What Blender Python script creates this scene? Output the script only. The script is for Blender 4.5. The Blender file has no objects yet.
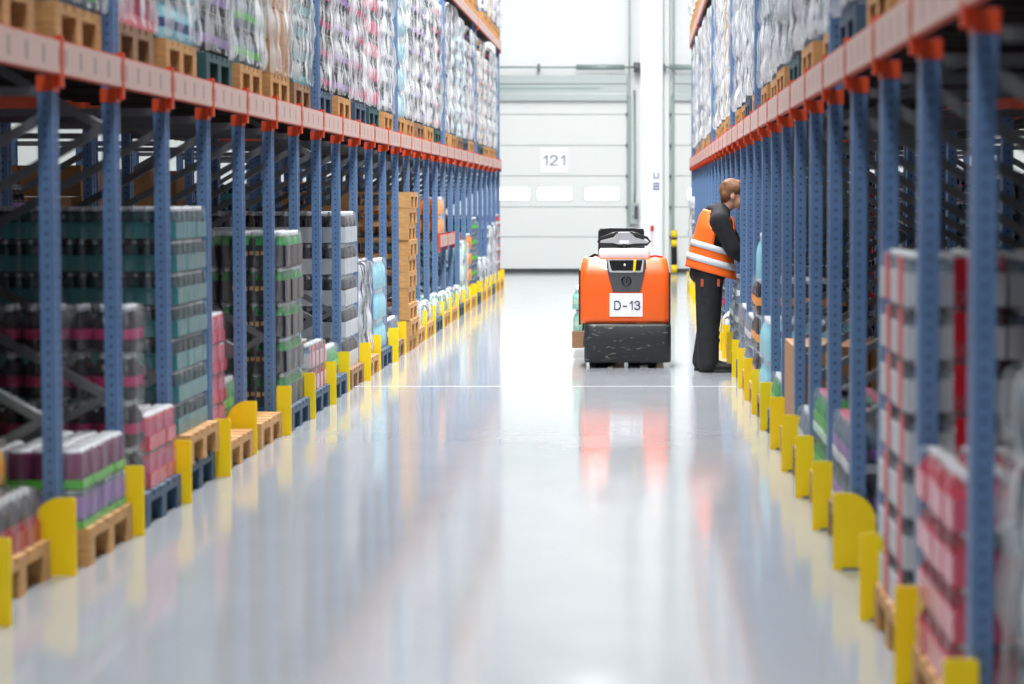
import bpy, bmesh, math, random
from mathutils import Vector, Matrix
R = random.Random(7)
PI = math.pi
SC = bpy.context.scene
COL = SC.collection

# ------------------------------------------------------------------ camera
CAMH = 1.39
FPX = 2500.0
cam_d = bpy.data.cameras.new('camera')
cam = bpy.data.objects.new('camera', cam_d); COL.objects.link(cam)
cam_d.sensor_width = 36.0
cam_d.lens = FPX / 1024 * 36
cam_d.shift_x = -126 / 1024
cam.location = (0, 0, CAMH)
cam.rotation_euler = (PI/2 - math.atan(144 / FPX), 0, 0)
cam_d.clip_start = 0.1; cam_d.clip_end = 200
cam_d.dof.use_dof = True
cam_d.dof.focus_distance = 20.2
cam_d.dof.aperture_fstop = 2.6
SC.camera = cam

# ------------------------------------------------------------------ world, lamps, exposure
w = bpy.data.worlds.new('world'); SC.world = w; w.use_nodes = True
w.node_tree.nodes['Background'].inputs[0].default_value = (0.95, 0.98, 1.0, 1)
w.node_tree.nodes['Background'].inputs[1].default_value = 0.03
def area(name, loc, sx, sy, power, col=(1, 1, 1), rot=(0, 0, 0)):
    d = bpy.data.lights.new(name, 'AREA'); d.shape = 'RECTANGLE'; d.size = sx; d.size_y = sy
    d.energy = power; d.color = col
    o = bpy.data.objects.new(name, d); COL.objects.link(o); o.location = loc; o.rotation_euler = rot
    return o
COOL = (0.98, 0.99, 1.0)
area('aisle_light', (-0.7, 3, 9.0), 0.7, 18, 900, COOL)
area('aisle_light', (-0.7, 21, 9.0), 0.7, 14, 2250, COOL)
area('aisle_light', (-0.7, 35, 9.0), 0.7, 12, 1400, COOL)
area('dock_light', (-0.5, 43, 8.6), 9, 2.0, 90, COOL, (math.radians(18), 0, 0))
area('far_aisle_light', (-10.9, 22, 9.0), 1.0, 40, 150, COOL)
area('far_aisle_light', (8.2, 22, 9.0), 1.0, 40, 120, COOL)
SC.view_settings.view_transform = 'Standard'
SC.view_settings.look = 'None'
SC.view_settings.exposure = 0.24
SC.view_settings.gamma = 1.0
SC.view_settings.use_curve_mapping = False
SC.cycles.use_denoising = True
SC.cycles.max_bounces = 8
SC.cycles.transparent_max_bounces = 24
SC.cycles.sample_clamp_indirect = 6.0
SC.cycles.caustics_reflective = False
SC.cycles.caustics_refractive = False

# ------------------------------------------------------------------ materials
def srgb(r, g, b):
    f = lambda c: (c/255/12.92) if c/255 <= 0.04045 else ((c/255+0.055)/1.055)**2.4
    return (f(r), f(g), f(b), 1)
MATS = {}
def mat(name, col, rough=0.5, metal=0.0, noise=0.0, nscale=20.0, trans=0.0, bump=0.0, coat=0.0, alpha=None, stretch=(1, 1, 1)):
    if name in MATS: return MATS[name]
    m = bpy.data.materials.new(name); m.use_nodes = True; nt = m.node_tree
    b = nt.nodes['Principled BSDF']
    b.inputs['Base Color'].default_value = col
    b.inputs['Roughness'].default_value = rough
    b.inputs['Metallic'].default_value = metal
    b.inputs['Coat Weight'].default_value = coat
    if trans: b.inputs['Transmission Weight'].default_value = trans
    if alpha is not None: b.inputs['Alpha'].default_value = alpha
    if noise or bump:
        tc = nt.nodes.new('ShaderNodeTexCoord'); mp = nt.nodes.new('ShaderNodeMapping'); mp.inputs['Scale'].default_value = stretch
        n = nt.nodes.new('ShaderNodeTexNoise'); n.inputs['Scale'].default_value = nscale; n.inputs['Detail'].default_value = 4
        nt.links.new(tc.outputs['Object'], mp.inputs[0]); nt.links.new(mp.outputs[0], n.inputs['Vector'])
        if noise:
            mx = nt.nodes.new('ShaderNodeMix'); mx.data_type = 'RGBA'
            mx.inputs[6].default_value = tuple(c*(1-noise) for c in col[:3]) + (1,)
            mx.inputs[7].default_value = tuple(min(1, c*(1+noise)) for c in col[:3]) + (1,)
            nt.links.new(n.outputs['Fac'], mx.inputs[0]); nt.links.new(mx.outputs[2], b.inputs['Base Color'])
        if bump:
            bp = nt.nodes.new('ShaderNodeBump'); bp.inputs['Strength'].default_value = bump; bp.inputs['Distance'].default_value = 0.01
            nt.links.new(n.outputs['Fac'], bp.inputs['Height']); nt.links.new(bp.outputs[0], b.inputs['Normal'])
    MATS[name] = m
    return m

def post_material():
    """blue powder coat with two columns of punched slots every 50 mm"""
    m = mat('post_blue', srgb(72, 108, 160), 0.42, 0.0)
    nt = m.node_tree; b = nt.nodes['Principled BSDF']
    tc = nt.nodes.new('ShaderNodeTexCoord'); sp = nt.nodes.new('ShaderNodeSeparateXYZ'); nt.links.new(tc.outputs['Object'], sp.inputs[0])
    def M(op, a, bb=None, c=None):
        n = nt.nodes.new('ShaderNodeMath'); n.operation = op
        for i, v in enumerate((a, bb, c)):
            if v is None: continue
            if isinstance(v, (int, float)): n.inputs[i].default_value = v
            else: nt.links.new(v, n.inputs[i])
        return n.outputs[0]
    def hole(u, off, half):
        du = M('LESS_THAN', M('ABSOLUTE', M('SUBTRACT', M('ABSOLUTE', u), off)), half)
        z = M('FRACT', M('MULTIPLY', sp.outputs['Z'], 25.0))
        dz = M('LESS_THAN', M('ABSOLUTE', M('SUBTRACT', z, 0.5)), 0.14)
        return M('MULTIPLY', du, dz)
    h = M('MAXIMUM', hole(sp.outputs['X'], 0.0, 0.0045), hole(sp.outputs['Y'], 0.024, 0.006))
    n = nt.nodes.new('ShaderNodeTexNoise'); n.inputs['Scale'].default_value = 6; nt.links.new(tc.outputs['Object'], n.inputs['Vector'])
    mx0 = nt.nodes.new('ShaderNodeMix'); mx0.data_type = 'RGBA'
    mx0.inputs[6].default_value = srgb(78, 108, 150); mx0.inputs[7].default_value = srgb(100, 132, 174); nt.links.new(n.outputs['Fac'], mx0.inputs[0])
    mx = nt.nodes.new('ShaderNodeMix'); mx.data_type = 'RGBA'
    nt.links.new(h, mx.inputs[0]); nt.links.new(mx0.outputs[2], mx.inputs[6]); mx.inputs[7].default_value = (0.012, 0.02, 0.04, 1)
    nt.links.new(mx.outputs[2], b.inputs['Base Color'])
    return m
BLUE = post_material()
STEEL = mat('galvanised', srgb(112, 114, 118), 0.45, 0.5, 0.15, 30)
ORANGE = mat('rack_orange', srgb(208, 70, 30), 0.45, 0, 0.08, 15)
YELLOW = mat('guard_yellow', srgb(252, 214, 0), 0.5, 0, 0.06, 9)
WOOD = mat('pallet_wood', srgb(196, 148, 92), 0.75, 0, 0.32, 14, stretch=(1, 1, 4), bump=0.3)
WOOD2 = mat('old_wood', srgb(150, 116, 84), 0.8, 0, 0.35, 14, stretch=(1, 1, 4), bump=0.3)
PBLUE = mat('pallet_blue_plastic', srgb(58, 84, 108), 0.55, 0, 0.12, 12)
PGREEN = mat('pallet_green_plastic', srgb(40, 84, 86), 0.55, 0, 0.12, 12)
DECK = mat('deck_steel', srgb(46, 36, 34), 0.7, 0.0, 0.2, 8)  # tone darkened to imitate the shade under the shelves
WHITE = mat('white_paint', srgb(236, 240, 238), 0.5, 0, 0.02, 3)

def strip_material():
    m = mat('beam_label_strip', srgb(232, 222, 214), 0.5)
    nt = m.node_tree; b = nt.nodes['Principled BSDF']
    tc = nt.nodes.new('ShaderNodeTexCoord'); sp = nt.nodes.new('ShaderNodeSeparateXYZ'); nt.links.new(tc.outputs['Object'], sp.inputs[0])
    a = nt.nodes.new('ShaderNodeMath'); a.operation = 'MULTIPLY'; a.inputs[1].default_value = 4.0; nt.links.new(sp.outputs['Y'], a.inputs[0])
    f = nt.nodes.new('ShaderNodeMath'); f.operation = 'FRACT'; nt.links.new(a.outputs[0], f.inputs[0])
    l = nt.nodes.new('ShaderNodeMath'); l.operation = 'LESS_THAN'; l.inputs[1].default_value = 0.14; nt.links.new(f.outputs[0], l.inputs[0])
    z = nt.nodes.new('ShaderNodeMath'); z.operation = 'ABSOLUTE'; nt.links.new(sp.outputs['Z'], z.inputs[0])
    z2 = nt.nodes.new('ShaderNodeMath'); z2.operation = 'LESS_THAN'; z2.inputs[1].default_value = 0.034; nt.links.new(z.outputs[0], z2.inputs[0])
    mu = nt.nodes.new('ShaderNodeMath'); mu.operation = 'MULTIPLY'; nt.links.new(l.outputs[0], mu.inputs[0]); nt.links.new(z2.outputs[0], mu.inputs[1])
    mx = nt.nodes.new('ShaderNodeMix'); mx.data_type = 'RGBA'; nt.links.new(mu.outputs[0], mx.inputs[0])
    mx.inputs[6].default_value = srgb(206, 174, 164); mx.inputs[7].default_value = srgb(140, 124, 120)
    nt.links.new(mx.outputs[2], b.inputs['Base Color'])
    return m
STRIP = strip_material()

def film_material(name, lo, hi, tint=(0.93, 0.95, 0.97, 1), corner=0.0):
    m = bpy.data.materials.new(name); m.use_nodes = True; nt = m.node_tree
    out = nt.nodes['Material Output']; b = nt.nodes['Principled BSDF']
    b.inputs['Base Color'].default_value = tint; b.inputs['Roughness'].default_value = 0.22
    b.inputs['Specular IOR Level'].default_value = 0.8
    tr = nt.nodes.new('ShaderNodeBsdfTransparent'); mix = nt.nodes.new('ShaderNodeMixShader')
    tc = nt.nodes.new('ShaderNodeTexCoord'); mp = nt.nodes.new('ShaderNodeMapping'); mp.inputs['Scale'].default_value = (16, 16, 1.6)
    n = nt.nodes.new('ShaderNodeTexNoise'); n.inputs['Scale'].default_value = 1.0; n.inputs['Detail'].default_value = 4; n.inputs['Distortion'].default_value = 0.6
    nt.links.new(tc.outputs['Object'], mp.inputs[0]); nt.links.new(mp.outputs[0], n.inputs['Vector'])
    mr = nt.nodes.new('ShaderNodeMapRange'); mr.inputs[1].default_value = 0.47; mr.inputs[2].default_value = 0.63
    mr.inputs[3].default_value = lo; mr.inputs[4].default_value = hi
    nt.links.new(n.outputs['Fac'], mr.inputs[0])
    sp = nt.nodes.new('ShaderNodeSeparateXYZ'); nt.links.new(tc.outputs['Object'], sp.inputs[0])
    def mth(op, a, v):
        q = nt.nodes.new('ShaderNodeMath'); q.operation = op; nt.links.new(a, q.inputs[0])
        if isinstance(v, (int, float)): q.inputs[1].default_value = v
        else: nt.links.new(v, q.inputs[1])
        return q.outputs[0]
    cx = mth('GREATER_THAN', mth('ABSOLUTE', sp.outputs['X'], 0), .60); cy = mth('GREATER_THAN', mth('ABSOLUTE', sp.outputs['Y'], 0), .395)
    cm = mth('MULTIPLY', mth('MULTIPLY', cx, cy), corner)        # film bunches up in ropes at the corners
    nt.links.new(mth('MAXIMUM', mr.outputs[0], cm), mix.inputs[0])
    bp = nt.nodes.new('ShaderNodeBump'); bp.inputs['Strength'].default_value = 0.6; bp.inputs['Distance'].default_value = 0.02
    nt.links.new(n.outputs['Fac'], bp.inputs['Height']); nt.links.new(bp.outputs[0], b.inputs['Normal'])
    nt.links.new(tr.outputs[0], mix.inputs[1]); nt.links.new(b.outputs[0], mix.inputs[2]); nt.links.new(mix.outputs[0], out.inputs[0])
    MATS[name] = m
    return m
FILM = film_material('stretch_film', 0.04, 0.8, corner=0.48)
THIN = film_material('thin_film', 0.0, 0.16, corner=0.12)
SHRINK = film_material('shrink_film', 0.03, 0.20)

def C(name, r, g, b, rough=0.35, **k): return mat(name, srgb(r, g, b), rough, **k)
CLEAR = C('bottle_clear', 96, 112, 126, 0.12)
AQUA = C('bottle_aqua', 150, 208, 222, 0.12)
DARK = C('bottle_dark', 34, 26, 34, 0.1)
TEALB = C('bottle_teal', 26, 66, 72, 0.12)
GREENB = C('bottle_green', 26, 140, 62, 0.12)
LIME = C('label_lime', 84, 184, 56)
MAGENTA = C('label_magenta', 170, 34, 92)
PURPLE = C('can_purple', 118, 34, 84, 0.25)
PINK = C('label_pink', 204, 84, 118)
REDPINK = C('shrink_red_pink', 206, 62, 82, 0.25)
CRIMSON = C('crimson', 176, 24, 52, 0.3)
RED = C('label_red', 206, 24, 44)
SILVER = C('can_silver', 120, 124, 132, 0.2, metal=0.6)
CAPW = C('cap_white', 206, 209, 212, 0.15)
CAPG = C('cap_grey', 190, 194, 198, 0.2)
TEALT = C('tray_teal', 62, 126, 130, 0.35)
BLACKC = C('carton_black', 30, 31, 33, 0.4)
GOLD = C('label_gold', 196, 150, 92)
WTRAY = C('tray_white', 190, 193, 198, 0.4)
GTRAY = C('tray_grey', 100, 102, 110, 0.4)
ORANGEB = C('bottle_orange', 238, 150, 44, 0.15)
AMBER = C('bottle_amber', 226, 168, 40, 0.15)
BROWN = C('carton_brown', 170, 124, 80, 0.7)
PALEG = C('label_pale_green', 178, 214, 190)
LILAC = C('label_lilac', 150, 112, 176)
NAVY = C('label_navy', 44, 62, 120)
BLKP = C('black_plastic', 22, 23, 25, 0.45)
GRAYP = C('grey_plastic', 96, 98, 102, 0.4)

# ------------------------------------------------------------------ mesh helpers
class MB:
    def __init__(s): s.v = []; s.f = []; s.m = []; s.mats = []; s.sm = []
    def mi(s, m):
        if m not in s.mats: s.mats.append(m)
        return s.mats.index(m)
    def box(s, x0, x1, y0, y1, z0, z1, m):
        x0, x1 = min(x0, x1), max(x0, x1); y0, y1 = min(y0, y1), max(y0, y1); z0, z1 = min(z0, z1), max(z0, z1)
        b = len(s.v); s.v += [(x, y, z) for z in (z0, z1) for y in (y0, y1) for x in (x0, x1)]
        for q in ((0, 2, 3, 1), (4, 5, 7, 6), (0, 1, 5, 4), (2, 6, 7, 3), (0, 4, 6, 2), (1, 3, 7, 5)):
            s.f.append(tuple(b+i for i in q)); s.m.append(s.mi(m)); s.sm.append(False)
    def rings(s, rings, m, closed=True, cap0=True, cap1=True, smooth=True):
        """rings: list of lists of points with equal length; m may be a list per band"""
        b = len(s.v); n = len(rings[0])
        for r in rings: s.v += [tuple(p) for p in r]
        for k in range(len(rings)-1):
            mm = m[k] if isinstance(m, list) else m
            for i in range(n if closed else n-1):
                j = (i+1) % n
                s.f.append((b+k*n+i, b+k*n+j, b+(k+1)*n+j, b+(k+1)*n+i)); s.m.append(s.mi(mm)); s.sm.append(smooth)
        m0 = m[0] if isinstance(m, list) else m; m1 = m[-1] if isinstance(m, list) else m
        if cap0: s.f.append(tuple(b+i for i in range(n))[::-1]); s.m.append(s.mi(m0)); s.sm.append(False)
        if cap1: s.f.append(tuple(b+(len(rings)-1)*n+i for i in range(n))); s.m.append(s.mi(m1)); s.sm.append(False)
    def lathe(s, cx, cy, z0, prof, m, n=8):
        s.rings([[(cx+r*math.cos(2*PI*i/n), cy+r*math.sin(2*PI*i/n), z0+z) for i in range(n)] for r, z in prof], m)
    def bar(s, p, q, a, b_, m, up=(0, 0, 1)):
        p, q = Vector(p), Vector(q); d = (q-p).normalized(); u = Vector(up)
        if abs(d.dot(u)) > .95: u = Vector((0, 1, 0))
        x = d.cross(u).normalized(); y = x.cross(d).normalized()
        s.rings([[c + x*i*a/2 + y*j*b_/2 for i, j in ((-1, -1), (1, -1), (1, 1), (-1, 1))] for c in (p, q)], m, smooth=False)
    def tube(s, pts, r, m, n=8, closed=False):
        pts = [Vector(p) for p in pts]; rings = []; N = len(pts)
        for i, p in enumerate(pts):
            a = pts[(i-1) % N] if (closed or i > 0) else p; c = pts[(i+1) % N] if (closed or i < N-1) else p
            d = (c-a).normalized(); u = Vector((0, 0, 1)) if abs(d.z) < .9 else Vector((0, 1, 0))
            x = d.cross(u).normalized(); y = x.cross(d).normalized(); rr = r[i] if isinstance(r, (list, tuple)) else r
            rings.append([p + x*rr*math.cos(2*PI*k/n) + y*rr*math.sin(2*PI*k/n) for k in range(n)])
        if closed: rings.append(rings[0])
        s.rings(rings, m, cap0=not closed, cap1=not closed)
    def prism_xz(s, poly, y0, y1, m):   # polygon in x,z extruded along y
        s.rings([[(x, y, z) for x, z in poly] for y in (y0, y1)], m, smooth=False)
    def mesh(s, name):
        me = bpy.data.meshes.new(name); me.from_pydata(s.v, [], s.f)
        for m in s.mats: me.materials.append(m)
        me.polygons.foreach_set('material_index', s.m); me.polygons.foreach_set('use_smooth', s.sm)
        me.update()
        bm = bmesh.new(); bm.from_mesh(me); bmesh.ops.recalc_face_normals(bm, faces=bm.faces); bm.to_mesh(me); bm.free()
        return me
    def build(s, name, parent=None, loc=(0, 0, 0), bevel=0.0):
        o = bpy.data.objects.new(name, s.mesh(name)); COL.objects.link(o); o.location = loc
        if parent: o.parent = parent
        if bevel:
            md = o.modifiers.new('bevel', 'BEVEL'); md.width = bevel; md.segments = 3; md.limit_method = 'ANGLE'; md.angle_limit = 0.7
        return o
def empty(name, loc=(0, 0, 0)):
    o = bpy.data.objects.new(name, None); COL.objects.link(o); o.location = loc; return o
def tag(o, label, cat, group=None):
    o['label'] = label; o['category'] = cat
    if group: o['group'] = group
    return o
def structure(o): o['kind'] = 'structure'; return o
KIDS = {}
def part(me, name, parent, loc=(0, 0, 0), label=None):
    o = bpy.data.objects.new(name, me); COL.objects.link(o); o.parent = parent; o.location = loc
    if label: o['label'] = label
    return o
def single(me, name, loc, label, cat, group=None):
    o = bpy.data.objects.new(name, me); COL.objects.link(o); o.location = loc
    return tag(o, label, cat, group)
ORD = ['zeroth', 'first', 'second', 'third', 'fourth', 'fifth', 'sixth', 'seventh', 'eighth', 'ninth', 'tenth', 'eleventh', 'twelfth', 'thirteenth', 'fourteenth', 'fifteenth', 'sixteenth', 'seventeenth', 'eighteenth', 'nineteenth', 'twentieth'] + ['twenty-'+x for x in ('first', 'second', 'third', 'fourth', 'fifth', 'sixth', 'seventh', 'eighth', 'ninth')] + ['thirtieth', 'thirty-first', 'thirty-second', 'thirty-third']

# ------------------------------------------------------------------ the room
def floor_material():
    m = mat('floor_concrete', srgb(205, 209, 213), 0.16)
    nt = m.node_tree; b = nt.nodes['Principled BSDF']
    tc = nt.nodes.new('ShaderNodeTexCoord'); g = nt.nodes.new('ShaderNodeNewGeometry')
    n = nt.nodes.new('ShaderNodeTexNoise'); n.inputs['Scale'].default_value = 0.7; n.inputs['Detail'].default_value = 5; n.inputs['Roughness'].default_value = 0.6
    mp = nt.nodes.new('ShaderNodeMapping'); mp.inputs['Scale'].default_value = (1.6, 0.6, 1)
    nt.links.new(tc.outputs['Object'], mp.inputs[0]); nt.links.new(mp.outputs[0], n.inputs['Vector'])
    cr = nt.nodes.new('ShaderNodeMix'); cr.data_type = 'RGBA'
    cr.inputs[6].default_value = srgb(158, 162, 167); cr.inputs[7].default_value = srgb(184, 188, 192); nt.links.new(n.outputs['Fac'], cr.inputs[0])
    sp = nt.nodes.new('ShaderNodeSeparateXYZ'); nt.links.new(tc.outputs['Object'], sp.inputs[0])
    # saw-cut joints across the aisle
    a = nt.nodes.new('ShaderNodeMath'); a.operation = 'ADD'; a.inputs[1].default_value = -18.4 + 78; nt.links.new(sp.outputs['Y'], a.inputs[0])
    md = nt.nodes.new('ShaderNodeMath'); md.operation = 'MODULO'; md.inputs[1].default_value = 26; nt.links.new(a.outputs[0], md.inputs[0])
    lt = nt.nodes.new('ShaderNodeMath'); lt.operation = 'LESS_THAN'; lt.inputs[1].default_value = 0.07; nt.links.new(md.outputs[0], lt.inputs[0])
    c2 = nt.nodes.new('ShaderNodeMix'); c2.data_type = 'RGBA'; nt.links.new(lt.outputs[0], c2.inputs[0])
    nt.links.new(cr.outputs[2], c2.inputs[6]); c2.inputs[7].default_value = srgb(236, 238, 240)
    nt.links.new(c2.outputs[2], b.inputs['Base Color'])
    n2 = nt.nodes.new('ShaderNodeTexNoise'); n2.inputs['Scale'].default_value = 2.2; n2.inputs['Detail'].default_value = 3
    nt.links.new(tc.outputs['Object'], n2.inputs['Vector'])
    mr = nt.nodes.new('ShaderNodeMapRange'); mr.inputs[3].default_value = 0.05; mr.inputs[4].default_value = 0.14
    nt.links.new(n2.outputs['Fac'], mr.inputs[0]); nt.links.new(mr.outputs[0], b.inputs['Roughness'])
    b.inputs['IOR'].default_value = 1.42
    return m
WALLY = 47.0
m = MB(); m.box(-12, 9, -4, 48, -0.2, 0, floor_material()); structure(m.build('floor'))
WALLM = mat('wall_panel_white', srgb(237, 239, 237), 0.45, 0, 0.02, 2)
m = MB(); m.box(-12, 9, WALLY, WALLY+.3, 0, 9.6, WALLM); structure(m.build('wall_back'))
m = MB(); m.box(-12.2, -12, -4, WALLY+.3, 0, 9.6, WALLM); structure(m.build('wall_left'))
m = MB(); m.box(9, 9.2, -4, WALLY+.3, 0, 9.6, WALLM); structure(m.build('wall_right'))
m = MB(); m.box(-12, 9, -4, WALLY+.3, 9.6, 9.8, mat('ceiling_white', srgb(222, 224, 224), .7)); structure(m.build('ceiling'))
DOORM = mat('door_panel_white', srgb(230, 232, 229), 0.4, 0, 0.02, 2)
SEAM = mat('door_seam', srgb(150, 160, 156), 0.6)
RAIL = mat('door_rail', srgb(150, 165, 160), 0.4, 0.3)
GLASSW = mat('door_pane', srgb(250, 252, 253), 0.2)
nt = GLASSW.node_tree; nt.nodes['Principled BSDF'].inputs['Emission Color'].default_value = (1, 1, 1, 1); nt.nodes['Principled BSDF'].inputs['Emission Strength'].default_value = 1.2
SEAMS = (0.09, 0.66, 1.22, 1.80, 2.37, 2.95)
def sect_door(nm, x0, x1, windows, xw=()):
    d = structure(empty(nm, ((x0+x1)/2, WALLY, 0))); cx = (x0+x1)/2
    zz = (0.06,) + SEAMS[1:] + (3.30,)
    for i in range(len(zz)-1):
        m = MB(); m.box(x0-cx, x1-cx, -0.07, -0.02, zz[i]+.006, zz[i+1]-.006, DOORM); p = m.build('door_panel', d, bevel=.006)
    m = MB(); m.box(x0-cx, x1-cx, -.05, -.015, 0.0, 3.3, SEAM); m.build('door_core', d)
    m = MB(); m.box(x0-cx, x1-cx, -.075, -.01, 0.0, 0.06, mat('rubber_seal', srgb(60, 64, 62), .7)); m.build('bottom_seal', d)
    for wx in xw:
        m = MB(); z0, z1 = 1.33, 1.60; hw = .34; pts = []
        for sx, sz, a0 in ((1, 1, 0), (-1, 1, 90), (-1, -1, 180), (1, -1, 270)):
            for q in range(0, 91, 30):
                a = math.radians(a0+q); pts.append((wx-cx+sx*(hw-.06)+.06*math.cos(a), (z0+z1)/2+sz*((z1-z0)/2-.06)+.06*math.sin(a)))
        m.prism_xz(pts, -.082, -.06, mat('window_rim', srgb(196, 202, 200), .5)); f = m.build('window_frame', d)
        m = MB(); pts2 = [(wx-cx+(p[0]-wx+cx)*.95, 1.465+(p[1]-1.465)*.9) for p in pts]
        m.prism_xz(pts2, -.088, -.08, GLASSW); m.build('pane', f)
    return d
XW = lambda x: (x-638)/53.2
sect_door('door_1', -3.72, XW(627), True, (XW(514)-.02, XW(555), XW(602)))
sect_door('door_2', XW(674), 3.9, True, (1.25, 2.2))
def side_rail(nm, x):
    m = MB(); m.box(x-.035, x+.035, WALLY-.10, WALLY, 0, 3.3, RAIL); m.box(x-.012, x+.02, WALLY-.14, WALLY-.02, 3.3, 6.5, RAIL)
    for z in SEAMS[1:]: m.box(x-.06, x-.02, WALLY-.12, WALLY-.06, z-.03, z+.03, STEEL)
    structure(m.build(nm))
side_rail('trim_1', XW(629)); side_rail('trim_2', XW(672.5)); side_rail('trim_3', -3.76)
def header(nm, x0, x1):
    o = structure(empty(nm, (0, WALLY, 0)))
    GB = mat('header_grey', srgb(186, 194, 192), .35, .2); GL = mat('header_glossy', srgb(214, 224, 220), .15, .3)
    m = MB(); m.box(x0, x1, -.16, 0, 3.2, 3.34, GB); m.build('header_lower', o, bevel=.01)
    m = MB(); m.box(x0, x1, -.12, 0, 3.34, 3.52, GL); m.build('header_panel', o)
    m = MB(); m.box(x0+.4, x1-.5, -.126, -.118, 3.42, 3.45, mat('header_slot', srgb(150, 170, 164), .4)); m.build('header_slot', o)
    m = MB(); m.box(x0, x1, -.15, 0, 3.52, 3.68, GB); m.build('header_upper', o, bevel=.01)
    return o
header('trim_4', -3.75, XW(627)); header('trim_5', XW(674), 3.9)
def shaft(x0, x1, lab):
    o = tag(empty('door_spring_shaft', ((x0+x1)/2, WALLY-.25, 3.82)), lab, 'door shaft')
    cx = (x0+x1)/2
    m = MB(); m.tube([(x0-cx, 0, 0), (x1-cx, 0, 0)], .018, RAIL); m.build('shaft', o)
    for a, b in ((x0+.1, x0+1.1), (x1-1.15, x1-.25)):
        m = MB(); m.tube([(a-cx, 0, 0), (b-cx, 0, 0)], .05, RAIL, 12); m.build('spring', o)
    m = MB(); m.tube([(x1-.08-cx, 0, 0), (x1-cx+.04, 0, 0)], .09, STEEL, 14); m.build('cable_drum', o)
    for x in (x0, (x0+x1)/2, x1): m = MB(); m.box(x-cx-.02, x-cx+.02, -.02, .24, -.06, .06, STEEL); m.build('bracket', o)
shaft(-3.7, XW(638), 'grey spring shaft above the dock door numbered 121')
shaft(XW(664), 3.9, 'grey spring shaft above the right dock door, beyond the white pillar')
# pillar
m = MB(); m.box(XW(640.5), XW(662.5), WALLY-.4, WALLY, 0, 9.6, mat('pillar_white', srgb(244, 246, 246), .5)); structure(m.build('trim_6', bevel=.012))
m = MB(); m.box(XW(662.5), XW(669), WALLY-.1, WALLY, 0, 9.6, WHITE); structure(m.build('trim_7'))
# control box beside pillar
o = tag(empty('door_control_box', (XW(634.5), WALLY-.02, 1.1)), 'grey dock door control box with switches between door and white pillar', 'control box')
m = MB(); m.box(-.075, .075, -.12, 0, -.2, .2, mat('box_grey', srgb(176, 182, 184), .5)); m.build('housing', o, bevel=.01)
m = MB(); m.box(.0, .06, -.15, -.12, -.1, .14, mat('box_dark', srgb(70, 76, 80), .5)); m.build('switch_panel', o)
m = MB(); m.lathe(-.03, -.135, -.04, [(.02, 0), (.02, .04)], CAPW); m.build('button', o)
m = MB(); m.tube([(0, -.05, .2), (.01, -.04, .5), (0, -.04, 2.3)], .02, RAIL); m.build('cable_conduit', o)
# number sign 121
GLYPH = {'1': ([(.12, .74), (.38, 1), (.38, 0)],), '-': ([(.08, .40), (.52, .40)],),
 '2': ([(.02, .74), (.06, .88), (.18, .98), (.34, 1), (.5, .93), (.58, .78), (.55, .62), (.42, .45), (.2, .24), (.02, .03), (.02, 0), (.62, 0)],),
 '3': ([(.02, .80), (.10, .93), (.28, 1), (.46, .95), (.55, .80), (.52, .64), (.40, .55), (.24, .53)], [(.24, .53), (.42, .50), (.58, .38), (.60, .22), (.50, .06), (.30, 0), (.10, .05), (.0, .20)]),
 'D': ([(.06, 0), (.06, 1), (.36, 1), (.56, .94), (.70, .76), (.74, .5), (.70, .24), (.56, .06), (.36, 0), (.06, 0)],)}
def text_mesh(txt, size, name, m_, sw=.13, gap=.20):
    """stroke lettering standing in the xz plane, centred"""
    m = MB(); x = 0.0; W_ = {'1': .5, '-': .6, '2': .64, '3': .62, 'D': .78}
    tot = sum(W_[c] for c in txt)+gap*(len(txt)-1)
    for c in txt:
        for pl in GLYPH[c]:
            for p, q in zip(pl[:-1], pl[1:]):
                a_ = Vector((p[0]+x-tot/2, 0, p[1]-.5))*size; b_ = Vector((q[0]+x-tot/2, 0, q[1]-.5))*size
                d = (b_-a_).normalized()*sw*size*.42
                m.bar(a_-d, b_+d, sw*size, .002, m_, up=(0, 1, 0))
        x += W_[c]+gap
    return m.mesh(name)
INK = mat('sign_ink', srgb(104, 110, 120), .6)
def sign(nm, loc, w, h, txt, size, lab, ink=INK, wide=1.0):
    o = tag(empty(nm, loc), lab, 'sign')
    m = MB(); m.box(-w/2, w/2, -.006, 0, -h/2, h/2, mat('sign_white', srgb(248, 249, 250), .5)); m.build('plate', o)
    me = text_mesh(txt, size, 'lettering', ink); t = part(me, 'lettering', o, (0, -.008, 0)); t.scale = (wide, 1, 1)
    return o
sign('number_sign', (XW(554.5), WALLY-.075, 1.39+(198-160.5)/53.2), .51, .46, '121', .17, 'white sign with grey number 121 on the far dock door', mat('ink_light', srgb(150, 154, 160), .6), 1.25)
# small pictogram sign on the pillar
o = tag(empty('pictogram_sign', (XW(656), WALLY-.402, 1.39+(198-182)/53.2)), 'small blue and white pictogram sign on the white pillar', 'sign')
m = MB(); m.box(-.09, .09, -.006, 0, -.19, .19, mat('sign_white', (1, 1, 1, 1))); m.build('plate', o)
m = MB(); m.rings([[(.05*math.cos(a)*s_, y, .10+.055*math.sin(a)*s_) for a in [math.radians(200+14*i) for i in range(11)]] for s_, y in ((1, -.009), (1, -.007))], INK, closed=False, cap0=False, cap1=False)
m.box(-.05, -.03, -.009, -.007, .08, .17, mat('sign_blue', srgb(86, 98, 150), .5)); m.box(.03, .05, -.009, -.007, .08, .17, mat('sign_blue', (0, 0, 0, 1))); m.box(-.05, .05, -.009, -.007, .06, .08, mat('sign_blue', (0, 0, 0, 1)))
m.build('symbol', o)
m = MB()
for zz in (-.02, -.07, -.12): m.box(-.06, .06, -.009, -.007, zz-.03, zz, mat('sign_blue', (0, 0, 0, 1)))
m.build('symbol', o)
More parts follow.
